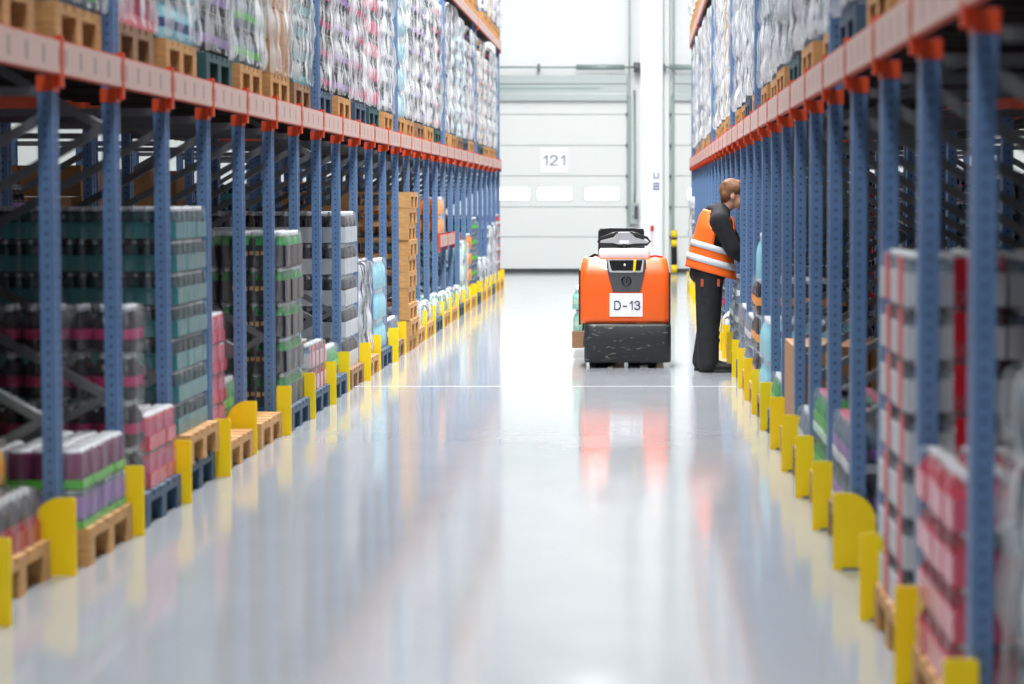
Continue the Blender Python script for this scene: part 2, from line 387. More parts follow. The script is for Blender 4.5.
o = tag(empty('call_point', (XW(652), WALLY-.4, 1.39-30/53.2)), 'small red call button on the white pillar', 'call button')
m = MB(); m.box(-.03, .03, -.03, 0, -.05, .05, RED); m.build('housing', o, bevel=.004)
m = MB(); m.box(-.008, .008, -.015, 0, -.35, -.05, mat('pale_pink', srgb(236, 196, 200), .5)); m.build('wire_cover', o)
# bollard
o = tag(empty('bollard', (XW(673.4)+.0, 46.0, 0)), 'yellow and black striped bollard in front of the white pillar', 'bollard')
m = MB(); m.lathe(0, 0, 0, [(.055, 0), (.055, .78), (.05, .80)], mat('bollard_black', srgb(24, 24, 26), .5), 16); m.build('post', o)
for z0, z1 in ((.02, .16), (.50, .62), (.67, .795)):
    m = MB(); m.lathe(0, 0, 0, [(.057, z0), (.057, z1)], YELLOW, 16); m.build('stripe', o)
m = MB(); m.lathe(0, 0, 0, [(.09, 0), (.09, .012)], STEEL, 16); m.build('base_plate', o)
for i, (x, y) in enumerate(((-2.2, 45.2),)):
    pass

# ------------------------------------------------------------------ racking
XL, XR = -2.17, 0.825                 # post centre lines
YL, SL, NL = 9.23, 1.095, 27          # first visible post on the left, pitch, last index
YR, SR, NR = 5.99, 1.125, 28
FD = 1.05                             # frame depth
ZB = 1.84                             # beam underside
ZT = 1.97                             # beam top
def post_mesh(h):
    m = MB(); a, b, lip, t = .027, .048, .018, .004
    # omega section: web on the aisle side, flanges back, lips in; shallow groove on the web
    out = [(-a, -b), (a, -b), (a, -lip), (a-.006, -lip), (a-.006, lip), (a, lip), (a, b), (-a, b)]
    m.rings([[(x, y, z) for x, y in out] for z in (0, h)], BLUE, smooth=False)
    return m.mesh('post')
def frame_meshes(h, side):
    """side=+1: frame runs towards +x from the front post"""
    br = []
    z = .05; k = 0; x0, x1 = .03*side, (FD-.03)*side
    pts = []
    zf = [.57, 1.68, 2.79, 3.9, 5.0]; zr = [.04, 1.12, 2.23, 3.34, 4.45]
    for i in range(5):
        if zf[i] < h: br.append(((x1, 0, zr[i]), (x0, 0, zf[i])))
        if i+1 < 5 and zr[i+1] < h: br.append(((x0, 0, zf[i]), (x1, 0, zr[i+1])))
    br.append(((x0, 0, .09), (x1, 0, .09))); br.append(((x0, 0, 1.78 if h < 2 else 5.0), (x1, 0, 1.78 if h < 2 else 5.0)))
    out = []
    for p, q in br:
        m = MB()
        for dy in (-.018, .018):
            m.bar((p[0], p[1]+dy, p[2]), (q[0], q[1]+dy, q[2]), .012, .034, STEEL)
        out.append(m.mesh('brace'))
    return out
PM = {h: post_mesh(h) for h in (1.84, 6.0)}
BM = {(h, s): frame_meshes(h, s) for h in (1.84, 6.0) for s in (1, -1)}
m = MB(); m.box(-.06, .06, -.075, .075, 0, .008, STEEL); m.lathe(-.035, .055, .008, [(.01, 0), (.01, .012)], STEEL, 6); m.lathe(.035, -.055, .008, [(.01, 0), (.01, .012)], STEEL, 6)
FOOT = m.mesh('foot_plate')
def join_mesh(parts, name):
    """parts: list of (mesh, offset)"""
    bm = bmesh.new(); mats = []
    for me, off in parts:
        n0 = len(bm.verts); f0 = len(bm.faces); bm.from_mesh(me); bm.verts.ensure_lookup_table(); bm.faces.ensure_lookup_table()
        for v in bm.verts[n0:]: v.co += Vector(off)
        idx = []
        for mm in me.materials:
            if mm not in mats: mats.append(mm)
            idx.append(mats.index(mm))
        for f in bm.faces[f0:]: f.material_index = idx[f.material_index]
    out = bpy.data.meshes.new(name); bm.to_mesh(out); bm.free()
    for mm in mats: out.materials.append(mm)
    return out
BJ = {k: join_mesh([(b, (0, 0, 0)) for b in v], 'bracing') for k, v in BM.items()}
REAR = {s: join_mesh([(PM[1.84], (0, 0, 0)), (PM[1.84], (FD*s, 0, 0)), (BJ[(1.84, s)], (0, 0, 0))], 'frame') for s in (1, -1)}
def upright(x, y, side, tall, full, label, group):
    h = 6.0 if tall else 1.84
    o = tag(empty('rack_upright_frame', (x, y, 0)), label, 'rack frame', group)
    part(PM[h], 'post', o); part(PM[h], 'post', o, (FD*side, 0, 0)); part(FOOT, 'foot_plate', o); part(FOOT, 'foot_plate', o, (FD*side, 0, 0))
    if full:
        for b in BM[(h, side)]: part(b, 'brace', o)
    else: part(BJ[(h, side)], 'bracing', o)
    return o
TALL_L = {1, 7, 12, 17, 22, 27}; TALL_R = {4, 10, 14, 19, 24, 28}
for k in range(-1, NL+1):
    t = k in TALL_L
    upright(XL, YL+SL*k, -1, t, k < 12, f"{'tall' if t else 'short'} perforated blue post frame of the left rack, {ORD[k+2]} back from the nearest", 'blue upright frames along the left side of the aisle')
for k in range(0, NR+1):
    t = k in TALL_R
    upright(XR, YR+SR*k, 1, t, k < 10, f"{'tall' if t else 'short'} perforated blue post frame of the right rack, {ORD[k+1]} back from the nearest", 'blue upright frames along the right side of the aisle')
for s, X, Y0, S, K0, K1, sd in ((-1, XL, YL, SL, -3, NL, 'left'), (1, XR, YR, SR, -2, NR, 'right')):
    for k in range(K0, K1+1):
        if k % 2: continue
        single(REAR[s], 'rack_upright_frame', (X+s*(FD+.22), Y0+S*k, 0), f"dim blue post frame in the shadowed back row, {sd} rack, {ORD[(k-K0)//2+1]} from nearest", 'rack frame', f'shadowed rear frames of the {sd} rack')

def beam_meshes(L, s):
    """box beam hung on the aisle side of the posts; s is the rack side sign, the aisle lies at -s"""
    m = MB(); m.box(-s*.029, -s*.05, -L/2, L/2, 0, .13, ORANGE); beam = m.mesh('beam_profile')
    m = MB(); m.box(-s*.0502, -s*.053, -L/2+.004, L/2-.004, .006, .124, STRIP)
    strip = m.mesh('label_strip')
    for v in strip.vertices: v.co.z -= .065
    m = MB(); m.box(-s*.028, -s*.056, -.009, .009, -.045, .145, ORANGE)
    return beam, strip, m.mesh('connector')
m = MB(); m.box(-.031, .031, -.052, .052, 0, .058, ORANGE); CAP = m.mesh('post_cap')
def beam(x, y, z, L, s, label, group, parts=True, cap=True, strip=True):
    key = ('b', round(L, 2), s)
    if key not in KIDS: KIDS[key] = beam_meshes(L, s)
    b, st, c = KIDS[key]
    o = tag(empty('storage_beam', (x, y, z)), label, 'rack beam', group)
    part(b, 'beam_profile', o)
    if strip: part(st, 'label_strip', o, (0, 0, .065), 'pale strip of location labels')
    part(c, 'connector', o, (0, -L/2+.009, 0)); part(c, 'connector', o, (0, L/2-.009, 0))
    if cap: part(CAP, 'post_cap', o, (0, -L/2-.004, -.060))
    return o
for s, X, Y0, S, K0, K1, sd in ((-1, XL, YL, SL, -2, NL-1, 'left'), (1, XR, YR, SR, -1, NR-1, 'right')):
    for k in range(K0, K1+1):
        yc = Y0+S*(k+.5)
        beam(X, yc, ZB, S-.008, s, f"short orange beam with pale label strip on the {sd} rack, {ORD[k-K0+1]} back from the nearest", f'lower shelf beams of the {sd} rack')
    # rear beams per two bays, and decking added to shade the rack interior
    for k in range(K0, K1+1, 2):
        yc = Y0+S*(k+1)
        m = None
        for j, xo in enumerate((FD, FD+.22)):
            key = ('rb', S)
            if key not in KIDS:
                m = MB(); m.box(-.02, .02, -S+.05, S-.05, 0, .13, ORANGE); KIDS[key] = m.mesh('beam_profile')
            single(KIDS[key], 'storage_beam', (X+s*(xo+.052*(-1 if j == 1 else 1) + (0 if j != 1 else .104)), yc, ZB), f"plain orange inner beam, {sd} rack, {ORD[j+1]} row deep, {ORD[(k-K0)//2+1]} from nearest", 'rack beam', f'inner beams of the {sd} rack')
        key = ('dk', S)
        if key not in KIDS:
            m = MB(); w_ = 2*FD+.1
            m.box(-w_/2, w_/2, -S/2+.052, S/2-.052, .0, .012, DECK)
            for q in range(3): m.box(-w_/2, w_/2, -S/2+.2+q*.3, -S/2+.24+q*.3, -.03, 0, DECK)
            KIDS[key] = m.mesh('deck')
        for kk in (k, k+1):
            if kk > K1: continue
            single(KIDS[key], 'shelf_deck', (X+s*(FD+.11), Y0+S*(kk+.5), ZT), f"added dark deck shading the inside of the {sd} rack, {ORD[kk-K0+1]} from nearest", 'shelf deck', f'added shading decks of the {sd} rack')
# upper beams (third level)
for s, X, Y0, S, tl, sd in ((-1, XL, YL, SL, (17, 22, 27), 'left'), (1, XR, YR, SR, (14, 19, 24, 28), 'right')):
    for i in range(len(tl)-1):
        ya, yb = Y0+S*tl[i], Y0+S*tl[i+1]
        beam(X, (ya+yb)/2, 3.66, yb-ya-.008, s, f"long orange beam high on the far part of the {sd} rack, {ORD[i+1]} from the camera", f'high beams of the {sd} rack', cap=False)
        m = MB(); m.box(-FD/2, FD/2, -(yb-ya)/2+.1, (yb-ya)/2-.1, 0, .012, DECK)
        o = m.build('shelf_deck', loc=(X+s*(FD/2+.03), (ya+yb)/2, 3.792)); tag(o, f"steel shelf deck high on the far part of the {sd} rack, {ORD[i+1]} from the camera", 'shelf deck', f'high decks of the {sd} rack')

# ------------------------------------------------------------------ yellow guards
def guard_mesh(wide, s):
    """plate faces the camera; aisle edge at x=0, runs into the rack by width; s is rack side sign"""
    m = MB(); h = .29
    if wide:
        wd = .16; n = 7; r = .11
        pts = [(0, 0), (0, h-.01), (.01, h)]
        for i in range(n+1):
            a = PI/2*(1 - i/n); pts.append((wd-r+r*math.cos(a), h-r+r*math.sin(a)))
        pts.append((wd, 0))
    else:
        wd = .085; pts = [(0, 0), (0, h-.008), (.008, h), (wd-.008, h), (wd, h-.008), (wd, 0)]
    m.prism_xz([(x*s, z) for x, z in pts], 0, .008, YELLOW)
    m.prism_xz([(x*s, z) for x, z in ((0, 0), (0, h-.01), (.006, h), (.006, 0))], .008, .018, YELLOW)
    m.box(wd*s*.2, wd*s*.95, .008, .019, 0, .008, YELLOW)
    return m.mesh('guard')
GM = {(w_, s): guard_mesh(w_, s) for w_ in (True, False) for s in (1, -1)}
for k in range(-1, NL+1):
    wide = k in (0, 4, 8, 10) or k >= 12
    single(GM[(wide, -1)], 'post_guard', (-2.07 if wide else -2.035, YL+SL*k-.085, 0), f"{'wide round-cornered' if wide else 'narrow'} yellow post guard on floor, {ORD[k+2]} back along the left rack", 'post guard', 'yellow guards along the left rack')
for k in range(0, NR+1):
    wide = k in (3, 6) or k >= 11
    single(GM[(wide, 1)], 'post_guard', (.73, YR+SR*k-.07, 0), f"{'wide round-cornered' if wide else 'narrow'} yellow post guard on floor, {ORD[k+1]} back along the right rack", 'post guard', 'yellow guards along the right rack')

# ------------------------------------------------------------------ pallets
def pallet_parts(m_):
    m = MB()
    for i in range(5):                 # boards run along x (1.2 m)
        y = -.4+.0725+i*(.8-.145)/4
        m.box(-.6, .6, y-.0725 if i % 2 == 0 else y-.05, y+.0725 if i % 2 == 0 else y+.05, .122, .144, m_)
    for x in (-.5275, 0, .5275): m.box(x-.0725, x+.0725, -.4, .4, .1, .122, m_)
    top = m.mesh('top_deck'); runs = []
    for y in (-.35, 0, .35):
        m = MB(); m.box(-.6, .6, y-.05, y+.05, 0, .022, m_)
        for x in (-.5275, 0, .5275): m.box(x-.0725, x+.0725, y-.05, y+.05, .022, .1, m_)
        runs.append(m.mesh('runner'))
    return top, runs, join_mesh([(top, (0, 0, 0))]+[(r, (0, 0, 0)) for r in runs], 'pallet')
PAL = {'wood': pallet_parts(WOOD), 'old': pallet_parts(WOOD2), 'blue': pallet_parts(PBLUE), 'green': pallet_parts(PGREEN)}
PNAME = {'wood': 'pale wooden pallet', 'old': 'weathered brown wooden pallet', 'blue': 'dark blue plastic pallet', 'green': 'dark green plastic pallet'}
PC = {'wood': 'wooden_pallet', 'old': 'wooden_pallet', 'blue': 'plastic_pallet', 'green': 'plastic_pallet'}
def pallet(kind, x, y, z, label, group=None, full=True):
    top, runs, joined = PAL[kind]
    if not full: return single(joined, PC[kind], (x, y, z), label, 'pallet', group)
    o = tag(empty(PC[kind], (x, y, z)), label, 'pallet', group)
    part(top, 'top_deck', o)
    for r in runs: part(r, 'runner', o)
    return o

# ------------------------------------------------------------------ bottles, packs, tiers
def bottle_prof(h, r, body, label, cap, can=False):
    if can: return [(r*.9, 0), (r, .006), (r, h*.25), (r, h*.8), (r, h-.012), (r*.82, h)], [body, body, label, body, cap]
    return [(r*.9, 0), (r, .008), (r, h*.26), (r, h*.48), (r*.85, h*.68), (r*.36, h*.86), (r*.4, h*.87), (r*.4, h)], [body, body, label, body, body, cap, cap]
def bottle_mesh(h, r, body, label, cap, can=False, n=10):
    m = MB(); p, mm = bottle_prof(h, r, body, label, cap, can); m.lathe(0, 0, 0, p, mm, n); return m.mesh('bottle')
STY = {  # body, label, cap, can, tray material, tray height ratio, height
 'pinkdark': (DARK, MAGENTA, CAPW, False, None, 0, .20), 'limepurple': (PURPLE, PURPLE, CAPW, True, LIME, .22, .15),
 'limelilac': (CLEAR, LILAC, CAPW, True, LIME, .16, .15), 'redpink': (REDPINK, PINK, CAPW, True, REDPINK, .4, .16),
 'darkred': (DARK, CRIMSON, CAPW, False, CRIMSON, .35, .2), 'amber': (AMBER, ORANGEB, CAPW, False, None, 0, .18),
 'green': (GREENB, LIME, CAPW, False, None, 0, .22), 'teal': (TEALB, TEALB, CAPW, False, TEALT, .5, .152),
 'beer': (GREENB, GREENB, CAPW, False, BLACKC, .6, .21), 'white': (DARK, DARK, CAPG, False, WTRAY, .5, .23),
 'aqua': (AQUA, AQUA, CAPW, False, None, 0, .25), 'grey': (CLEAR, GTRAY, CAPW, False, None, 0, .22),
 'redwhite': (CLEAR, RED, CAPW, False, WTRAY, .62, .155), 'pinkR': (C('bottle_rose', 176, 40, 66, .15), PINK, CAPW, False, C('film_rose', 206, 84, 108, .2), .55, .14),
 'silverpink': (SILVER, PINK, SILVER, True, None, 0, .19), 'silver': (SILVER, CLEAR, SILVER, True, None, 0, .19),
 'darkpurple': (DARK, LILAC, CAPG, False, None, 0, .21), 'magenta': (C('bottle_grey', 96, 90, 104, .12), MAGENTA, CAPW, False, None, 0, .21),
 'lime': (CLEAR, LIME, CAPW, False, None, 0, .2), 'clear': (CLEAR, CAPW, CAPW, False, None, 0, .21),
 'blue': (AQUA, NAVY, CAPW, False, None, 0, .21), 'orange': (ORANGEB, ORANGEB, CAPW, False, None, 0, .2),
 'crimson': (CRIMSON, CAPW, CAPW, False, None, 0, .2), 'brown': (BROWN, BROWN, BROWN, True, BROWN, .9, .2),
 'palegreen': (PALEG, PALEG, CAPW, False, None, 0, .24), 'ambersilver': (AMBER, SILVER, CAPG, False, None, 0, .21),
 'orangeblack': (DARK, ORANGEB, CAPW, False, None, 0, .24), 'greenpink': (GREENB, LIME, PINK, False, PALEG, .2, .19),
 'lilac': (CLEAR, LILAC, PINK, False, WTRAY, .2, .19), 'mint': (C('bottle_mint', 150, 206, 190, .15), PALEG, CAPW, False, None, 0, .19),
}
BCACHE = {}
def bm_(style, r):
    key = (style, round(r, 3))
    if key not in BCACHE:
        b, l, c, can, tm, th, h = STY[style]; BCACHE[key] = bottle_mesh(h-.004, r, b, l, c, can)
    return BCACHE[key]
PKC = {}
def pack_assets(style, dx, dy, nx, ny):
    """returns (bottle mesh, positions, tray mesh or None, film mesh, joined mesh)"""
    key = (style, dx, dy, nx, ny)
    if key in PKC: return PKC[key]
    b, l, c, can, tm, th, h = STY[style]
    r = min(dx/nx, dy/ny)/2*.98; bt = bm_(style, r)
    pos = [((i+.5-nx/2)*dx/nx, (j+.5-ny/2)*dy/ny, .002) for i in range(nx) for j in range(ny)]
    tray = None
    if tm:
        m = MB(); t = .004; hh = h*th
        for (a0, a1, b0, b1) in ((-dx/2, dx/2, -dy/2, -dy/2+t), (-dx/2, dx/2, dy/2-t, dy/2), (-dx/2, -dx/2+t, -dy/2+t, dy/2-t), (dx/2-t, dx/2, -dy/2+t, dy/2-t)):
            m.box(a0, a1, b0, b1, 0, hh, tm)
        m.box(-dx/2, dx/2, -dy/2, dy/2, 0, .002, tm)
        if style == 'beer':
            for q in range(7): m.box(-dx*.30+q*dx*.085, -dx*.30+q*dx*.085+dx*.055, -dy/2-.002, -dy/2, hh*(.5+.04*(q % 2)), hh*.72, GOLD)
            for sx in (-1, 0, 1): m.box(sx*dx*.3-.02, sx*dx*.3+.02, -dy/2-.001, -dy/2+t, hh, h*.8, BLACKC)
        if style == 'redwhite':
            m.box(-dx*.02, dx*.14, -dy/2-.003, -dy/2, 0, h*.92, RED)
            for sx in (-1, 1): m.box(sx*(dx/2), sx*(dx/2+.003), -dy*.30, -dy*.02, 0, h*.92, RED)
        if style == 'teal':
            for i in range(4): m.box(-dx/2+.01+i*(dx-.03)/3, -dx/2+.02+i*(dx-.03)/3, -dy/2-.004, -dy/2+.002, 0, hh, TEALT)
            m.box(-dx/2, dx/2, -dy/2-.006, -dy/2, hh*.85, hh, TEALT)
        tray = m.mesh('tray')
    # shrink film, loosely rounded over the bottle tops
    m = MB(); e = .003; rings = []
    for z, q in ((.0, 1.0), (h*.3, 1.0), (h*.75, .995), (h*.95, .96), (h*1.0-.002, .86)):
        rings.append([((dx/2+e)*q*cx, (dy/2+e)*q*cy, z) for cx, cy in ((-1, -.8), (-.9, -1), (-.3, -1.0), (.3, -1.0), (.9, -1), (1, -.8), (1, .8), (.9, 1), (-.9, 1), (-1, .8))])
    m.rings(rings, SHRINK, cap0=False); film = m.mesh('shrink_film')
    joined = join_mesh([(bt, p) for p in pos] + ([(tray, (0, 0, 0))] if tray else []) + [(film, (0, 0, 0))], 'pack')
    PKC[key] = (bt, pos, tray, film, joined)
    return PKC[key]
def pack(style, dx, dy, nx, ny, x, y, z, label, full, name='drink_pack', cat='drink pack', group=None):
    bt, pos, tray, film, joined = pack_assets(style, dx, dy, nx, ny)
    if not full: return single(joined, name, (x, y, z), label, cat, group)
    o = tag(empty(name, (x, y, z)), label, cat, group)
    for p in pos: part(bt, 'can' if STY[style][3] else 'bottle', o, p)
    if tray: part(tray, 'tray', o)
    part(film, 'shrink_film', o)
    return o
def stack(style, s, xf, yc, z, tiers, desc, dx=.3, dy=.2, gx=4, gy=4, nx=3, ny=2, full=False, name='drink_pack', cat='drink pack', jit=.004, hidden_back=True, desc2=''):
    """s rack side (+1 right, -1 left), xf the aisle face; rows j count away from the camera, columns i from the aisle"""
    h = STY[style][6]; grp = desc+' stack'
    for t in range(tiers):
        for i in range(gx):
            for j in range(gy):
                if not (j == 0 or i == 0 or (t == tiers-1 and j < 2)): continue
                x = xf + s*(i+.5)*dx + R.uniform(-jit, jit); y = yc + (j+.5-gy/2)*dy + R.uniform(-jit, jit)*.3
                rowt = 'front row' if j == 0 else f'{ORD[j+1]} row'
                pack(style, dx-.008, dy-.008, nx, ny, x, y, z+t*h, f"{desc}, {ORD[t+1]} layer up, {ORD[i+1]} from aisle, {rowt}", full and j == 0, name, cat, grp)
    return z+tiers*h

# whole wrapped loads -------------------------------------------------
TC = {}
def tier_mesh(style):
    if style in TC: return TC[style]
    b, l, c, can, tm, th, h = STY[style]; r = .044; n = 8
    bt = bottle_mesh(h-.004, r, b, l, c, can, 8); ps = []
    for i in range(13):
        for j in range(8):
            if i in (0, 12) or j in (0, 7): ps.append((bt, (-.55+i*.0917, -.35+j*.1, 0)))
    m = MB(); m.box(-.5, .5, -.30, .30, .002, h*.9, b)
    if style == 'brown':
        m = MB()
        for i in range(3):
            for j in range(2): m.box(-.595+i*.4, -.205+i*.4, -.395+j*.4, -.005+j*.4, 0, h-.004, BROWN)
        TC[style] = m.mesh('tier'); return TC[style]
    if tm:
        hh = h*th*.8
        for (a0, a1, b0, b1) in ((-.6, .6, -.4, -.395), (-.6, .6, .395, .4), (-.6, -.595, -.395, .395), (.595, .6, -.395, .395)): m.box(a0, a1, b0, b1, 0, hh, tm)
    else:
        m.box(-.59, .59, -.39, .39, 0, .003, CAPG)
    ps.append((m.mesh('core'), (0, 0, 0)))
    TC[style] = join_mesh(ps, 'tier')
    return TC[style]
FC = {}
def film_mesh(h, th, seed, fm=None):
    """wavy wrap around a 1.2 x 0.8 load; pinched at each tier, pleated at the corners, ragged skirt over the pallet"""
    fm = fm or FILM; key = (round(h, 2), round(th, 3), seed, fm.name)
    if key in FC: return FC[key]
    rr = random.Random(seed*31+5); per = []
    a, b = .615, .415
    NX, NY = 18, 14
    for i in range(NX): per.append((-a+2*a*i/NX, -b, 0, -1))
    for i in range(NY): per.append((a, -b+2*b*i/NY, 1, 0))
    for i in range(NX): per.append((a-2*a*i/NX, b, 0, 1))
    for i in range(NY): per.append((-a, b-2*b*i/NY, -1, 0))
    n = len(per); ph = [rr.uniform(0, 6.28) for _ in range(n)]; am = [rr.uniform(.0, .022) for _ in range(n)]
    skirt = [rr.uniform(-.02, -.002) for _ in range(n)]
    rings = []; NZ = int(h/.045)
    for k in range(NZ+1):
        z = h*k/NZ; t = (z % th)/th; pinch = -.012 + .02*math.sin(PI*t)**.5
        ring = []
        for i, (x, y, nx, ny) in enumerate(per):
            corner = 1.0 if (abs(abs(x)-a) < .08 and abs(abs(y)-b) < .08) else 0.0
            d = pinch*(1+.4*corner) + am[i]*math.sin(z*9+ph[i]) + (.005*corner*math.sin(z*2*PI/th))
            zz = z
            if k == 0: zz = -skirt[i]; d = .006
            if k == NZ: d -= .06
            qx = x + (nx if nx else (math.copysign(.6, x) if corner else 0))*d
            qy = y + (ny if ny else (math.copysign(.6, y) if corner else 0))*d
            ring.append((qx, qy, zz))
        rings.append(ring)
    m = MB(); m.rings(rings, fm, cap0=False, cap1=False)
    FC[key] = m.mesh('stretch_film'); return FC[key]
CNAME = {'mint': 'mint bottles', 'pinkdark': 'pink-labelled dark bottles', 'silverpink': 'silver-pink cans', 'silver': 'silver cans', 'darkpurple': 'lilac-labelled dark bottles', 'magenta': 'magenta-labelled grey bottles', 'lime': 'lime-labelled bottles', 'clear': 'clear bottles', 'blue': 'navy-labelled bottles', 'orange': 'orange bottles', 'crimson': 'crimson bottles', 'brown': 'brown cartons', 'palegreen': 'pale green bottles', 'green': 'green bottles', 'teal': 'teal bottles', 'redpink': 'red-pink cans', 'ambersilver': 'amber bottles', 'white': 'white bottle trays', 'grey': 'grey bottles', 'aqua': 'pale blue bottles', 'redwhite': 'white-red trays', 'orangeblack': 'orange-black bottles', 'beer': 'black bottle cartons', 'amber': 'amber bottles', 'darkred': 'dark red bottles'}
def load(style, x, y, z, tiers, label, group, film=True, seed=0, name='wrapped_load', maxh=None):
    h = STY[style][6]
    o = tag(empty(name, (x, y, z)), label, 'pallet load', group)
    tm = tier_mesh(style)
    for t in range(tiers): part(tm, 'tier', o, (R.uniform(-.006, .006), R.uniform(-.004, .004), t*h))
    if film: part(film_mesh(tiers*h+.01, h, seed % 5), 'stretch_film', o)
    return o

# upper level loads
LU = ['darkpurple', 'darkpurple', 'lime', 'redpink', 'blue', 'darkpurple', 'lime', 'brown', 'teal', 'pinkdark', 'darkpurple', 'magenta', 'silverpink', 'clear', 'aqua', 'clear', 'darkpurple', 'clear', 'pinkdark', 'clear', 'silver', 'blue', 'clear', 'darkpurple', 'clear', 'ambersilver', 'clear', 'magenta', 'clear']
PLU = ['wood', 'wood', 'wood', 'old', 'wood', 'green', 'wood', 'wood', 'old', 'blue', 'wood', 'blue', 'green']
for idx, k in enumerate(range(-2, NL)):
    yc = YL+SL*(k+.5); st = LU[idx % len(LU)]; n = int(1.55/STY[st][6]) - (1 if k in (20, 22, 24) else 0)
    x = -2.165-.6 + R.uniform(-.02, .0)
    pk = PLU[idx % len(PLU)]
    pallet(pk, x, yc, ZT+.012, f"{PNAME[pk]} under a wrapped load, left lower shelf, {ORD[idx+1]} from nearest", 'pallets on the left lower shelf', k < 14)
    load(st, x, yc, ZT+.012+.144, n, f"film-wrapped load of {CNAME[st]}, left lower shelf, {ORD[idx+1]} from nearest", 'wrapped loads on the left lower shelf', seed=idx)
RU = ['brown', 'clear', 'brown', 'clear', 'clear', 'blue', 'clear', 'silver', 'grey', 'clear', 'clear', 'grey', 'clear', 'silver', 'clear', 'magenta', 'ambersilver', 'clear', 'darkpurple', 'clear', 'pinkdark', 'clear', 'clear', 'silver', 'clear', 'darkpurple', 'clear', 'clear', 'grey', 'clear']
for idx, k in enumerate(range(-1, NR)):
    yc = YR+SR*(k+.5); st = RU[idx % len(RU)]; n = int(1.55/STY[st][6])
    x = .825+.6 + R.uniform(-.01, .02)
    pk = ['wood', 'wood', 'wood', 'wood', 'blue', 'wood', 'wood', 'green'][idx % 8]
    pallet(pk, x, yc, ZT+.012, f"{PNAME[pk]} under a wrapped load, right lower shelf, {ORD[idx+1]} from nearest", 'pallets on the right lower shelf', k < 10)
    load(st, x, yc, ZT+.012+.144, n, f"film-wrapped load of {CNAME[st]}, right lower shelf, {ORD[idx+1]} from nearest", 'wrapped loads on the right lower shelf', seed=idx+2)
# top level loads (far end)
for s, X, Y0, S, k0, k1, sd, xf in ((-1, XL, YL, SL, 17, 27, 'left', -2.12), (1, XR, YR, SR, 14, 28, 'right', .77)):
    for k in range(k0, k1):
        if (k in (17, 22) and s < 0): continue
        st = R.choice(['clear', 'brown', 'silver', 'ambersilver', 'lime', 'darkpurple', 'clear'])
        yc = Y0+S*(k+.5); x = xf+s*.6
        pallet('wood', x, yc, 3.804, f"pale wooden pallet on the high shelf of the {sd} rack, {ORD[k-k0+1]} along", f'pallets on the {sd} high shelf', False)
        load(st, x, yc, 3.804+.144, 6, f"film-wrapped load of {CNAME[st]} on {sd} rack high shelf, {ORD[k-k0+1]} along", f'wrapped loads on the {sd} high shelf', seed=k)
# floor-level piles in the rear row, added to keep the interior dark
for s, X, Y0, S, K0, K1, sd in ((-1, XL, YL, SL, -3, NL, 'left'), (1, XR, YR, SR, -2, NR, 'right')):
    for k in range(K0, K1):
        st = R.choice(['white', 'grey', 'darkpurple', 'teal', 'darkred', 'brown'])
        n = int(1.66/STY[st][6]) - (k % 5 == 0); x = X+s*(FD+.22+.1+.6)
        if k % 4 == 3: continue
        load(st, x, Y0+S*(k+.5), .002, n, f"added light-blocking pile of {CNAME[st]} behind the {sd} rack, {ORD[k-K0+1]} from nearest", f'added light-blocking piles in the back row of the {sd} rack', film=False, name='blocker_pile')

# ------------------------------------------------------------------ floor-level goods, left rack
YLc = lambda k: YL+SL*(k+.5)
YRc = lambda k: YR+SR*(k+.5)
def gp(kind, s, k, xf, z=0, lab='', full=True, side=None):
    x = xf+s*.6; y = (YLc if s < 0 else YRc)(k)
    return pallet(kind, x, y, z, lab, 'pallets on the floor', full)
gp('wood', -1, -1, -2.15, lab='pale wooden pallet on floor at the left rack, nearest to the camera')
stack('darkred', -1, -2.18, YLc(-1), .144, 1, 'dark red bottle pack, nearest left pallet', full=True)
stack('amber', -1, -2.29, YLc(-1)+.1, .344, 1, 'amber bottle pack on dark red', gx=3, gy=3, full=True)
gp('wood', -1, 0, -2.07, lab='pale wooden pallet on floor behind the first wide yellow guard')
z = stack('limelilac', -1, -2.09, YLc(0), .144, 1, 'lilac can tray with lime base', full=True)
stack('limepurple', -1, -2.09, YLc(0), z, 1, 'purple can tray with lime base', full=True)
gp('blue', -1, 1, -2.07, lab='dark blue plastic pallet below the red and pink can packs')
stack('pinkdark', -1, -2.10, YLc(1)-.3, .144, 4, 'pink-label bottle pack before red-pink cans', gx=4, gy=1, full=True)
stack('redpink', -1, -2.09, YLc(1)+.1, .144, 2, 'red and pink can pack', gy=3, full=True)
stack('green', -1, -2.34, YLc(-1)+.2, .524, 1, 'green bottle pack on amber packs', gx=3, gy=2, full=True)
gp('blue', -1, 2, -2.10, lab='dark blue plastic pallet below the tall teal bottle stack')
gp('wood', -1, 2, -2.08, .144, lab='pale wooden pallet directly below the tall teal bottle stack')
stack('teal', -1, -2.13, YLc(2), .288, 7, 'teal bottle crate in tall stack', dx=.3, dy=.265, gx=4, gy=3, nx=5, ny=4, name='bottle_crate', cat='bottle crate')
gp('wood', -1, 3, -2.08, lab='pale wooden pallet below the narrow red can stack')
stack('redpink', -1, -2.22, YLc(3)+.1, .144, 4, 'red pink can pack behind teal crates', gx=2, gy=3)
gp('wood', -1, 4, -2.08, lab='pale wooden pallet just before the black bottle cartons')
stack('green', -1, -2.32, YLc(4), .144, 1, 'green bottle pack before black cartons', gx=3, gy=4)
gp('blue', -1, 5, -2.06, lab='dark blue plastic pallet below the black bottle cartons')
stack('beer', -1, -2.09, YLc(5), .144, 5, 'black carton of green bottles', dx=.4, dy=.265, gx=3, gy=3, nx=5, ny=3, name='bottle_carton', cat='bottle carton')
gp('blue', -1, 6, -2.07, lab='dark blue plastic pallet below the red and white packs')
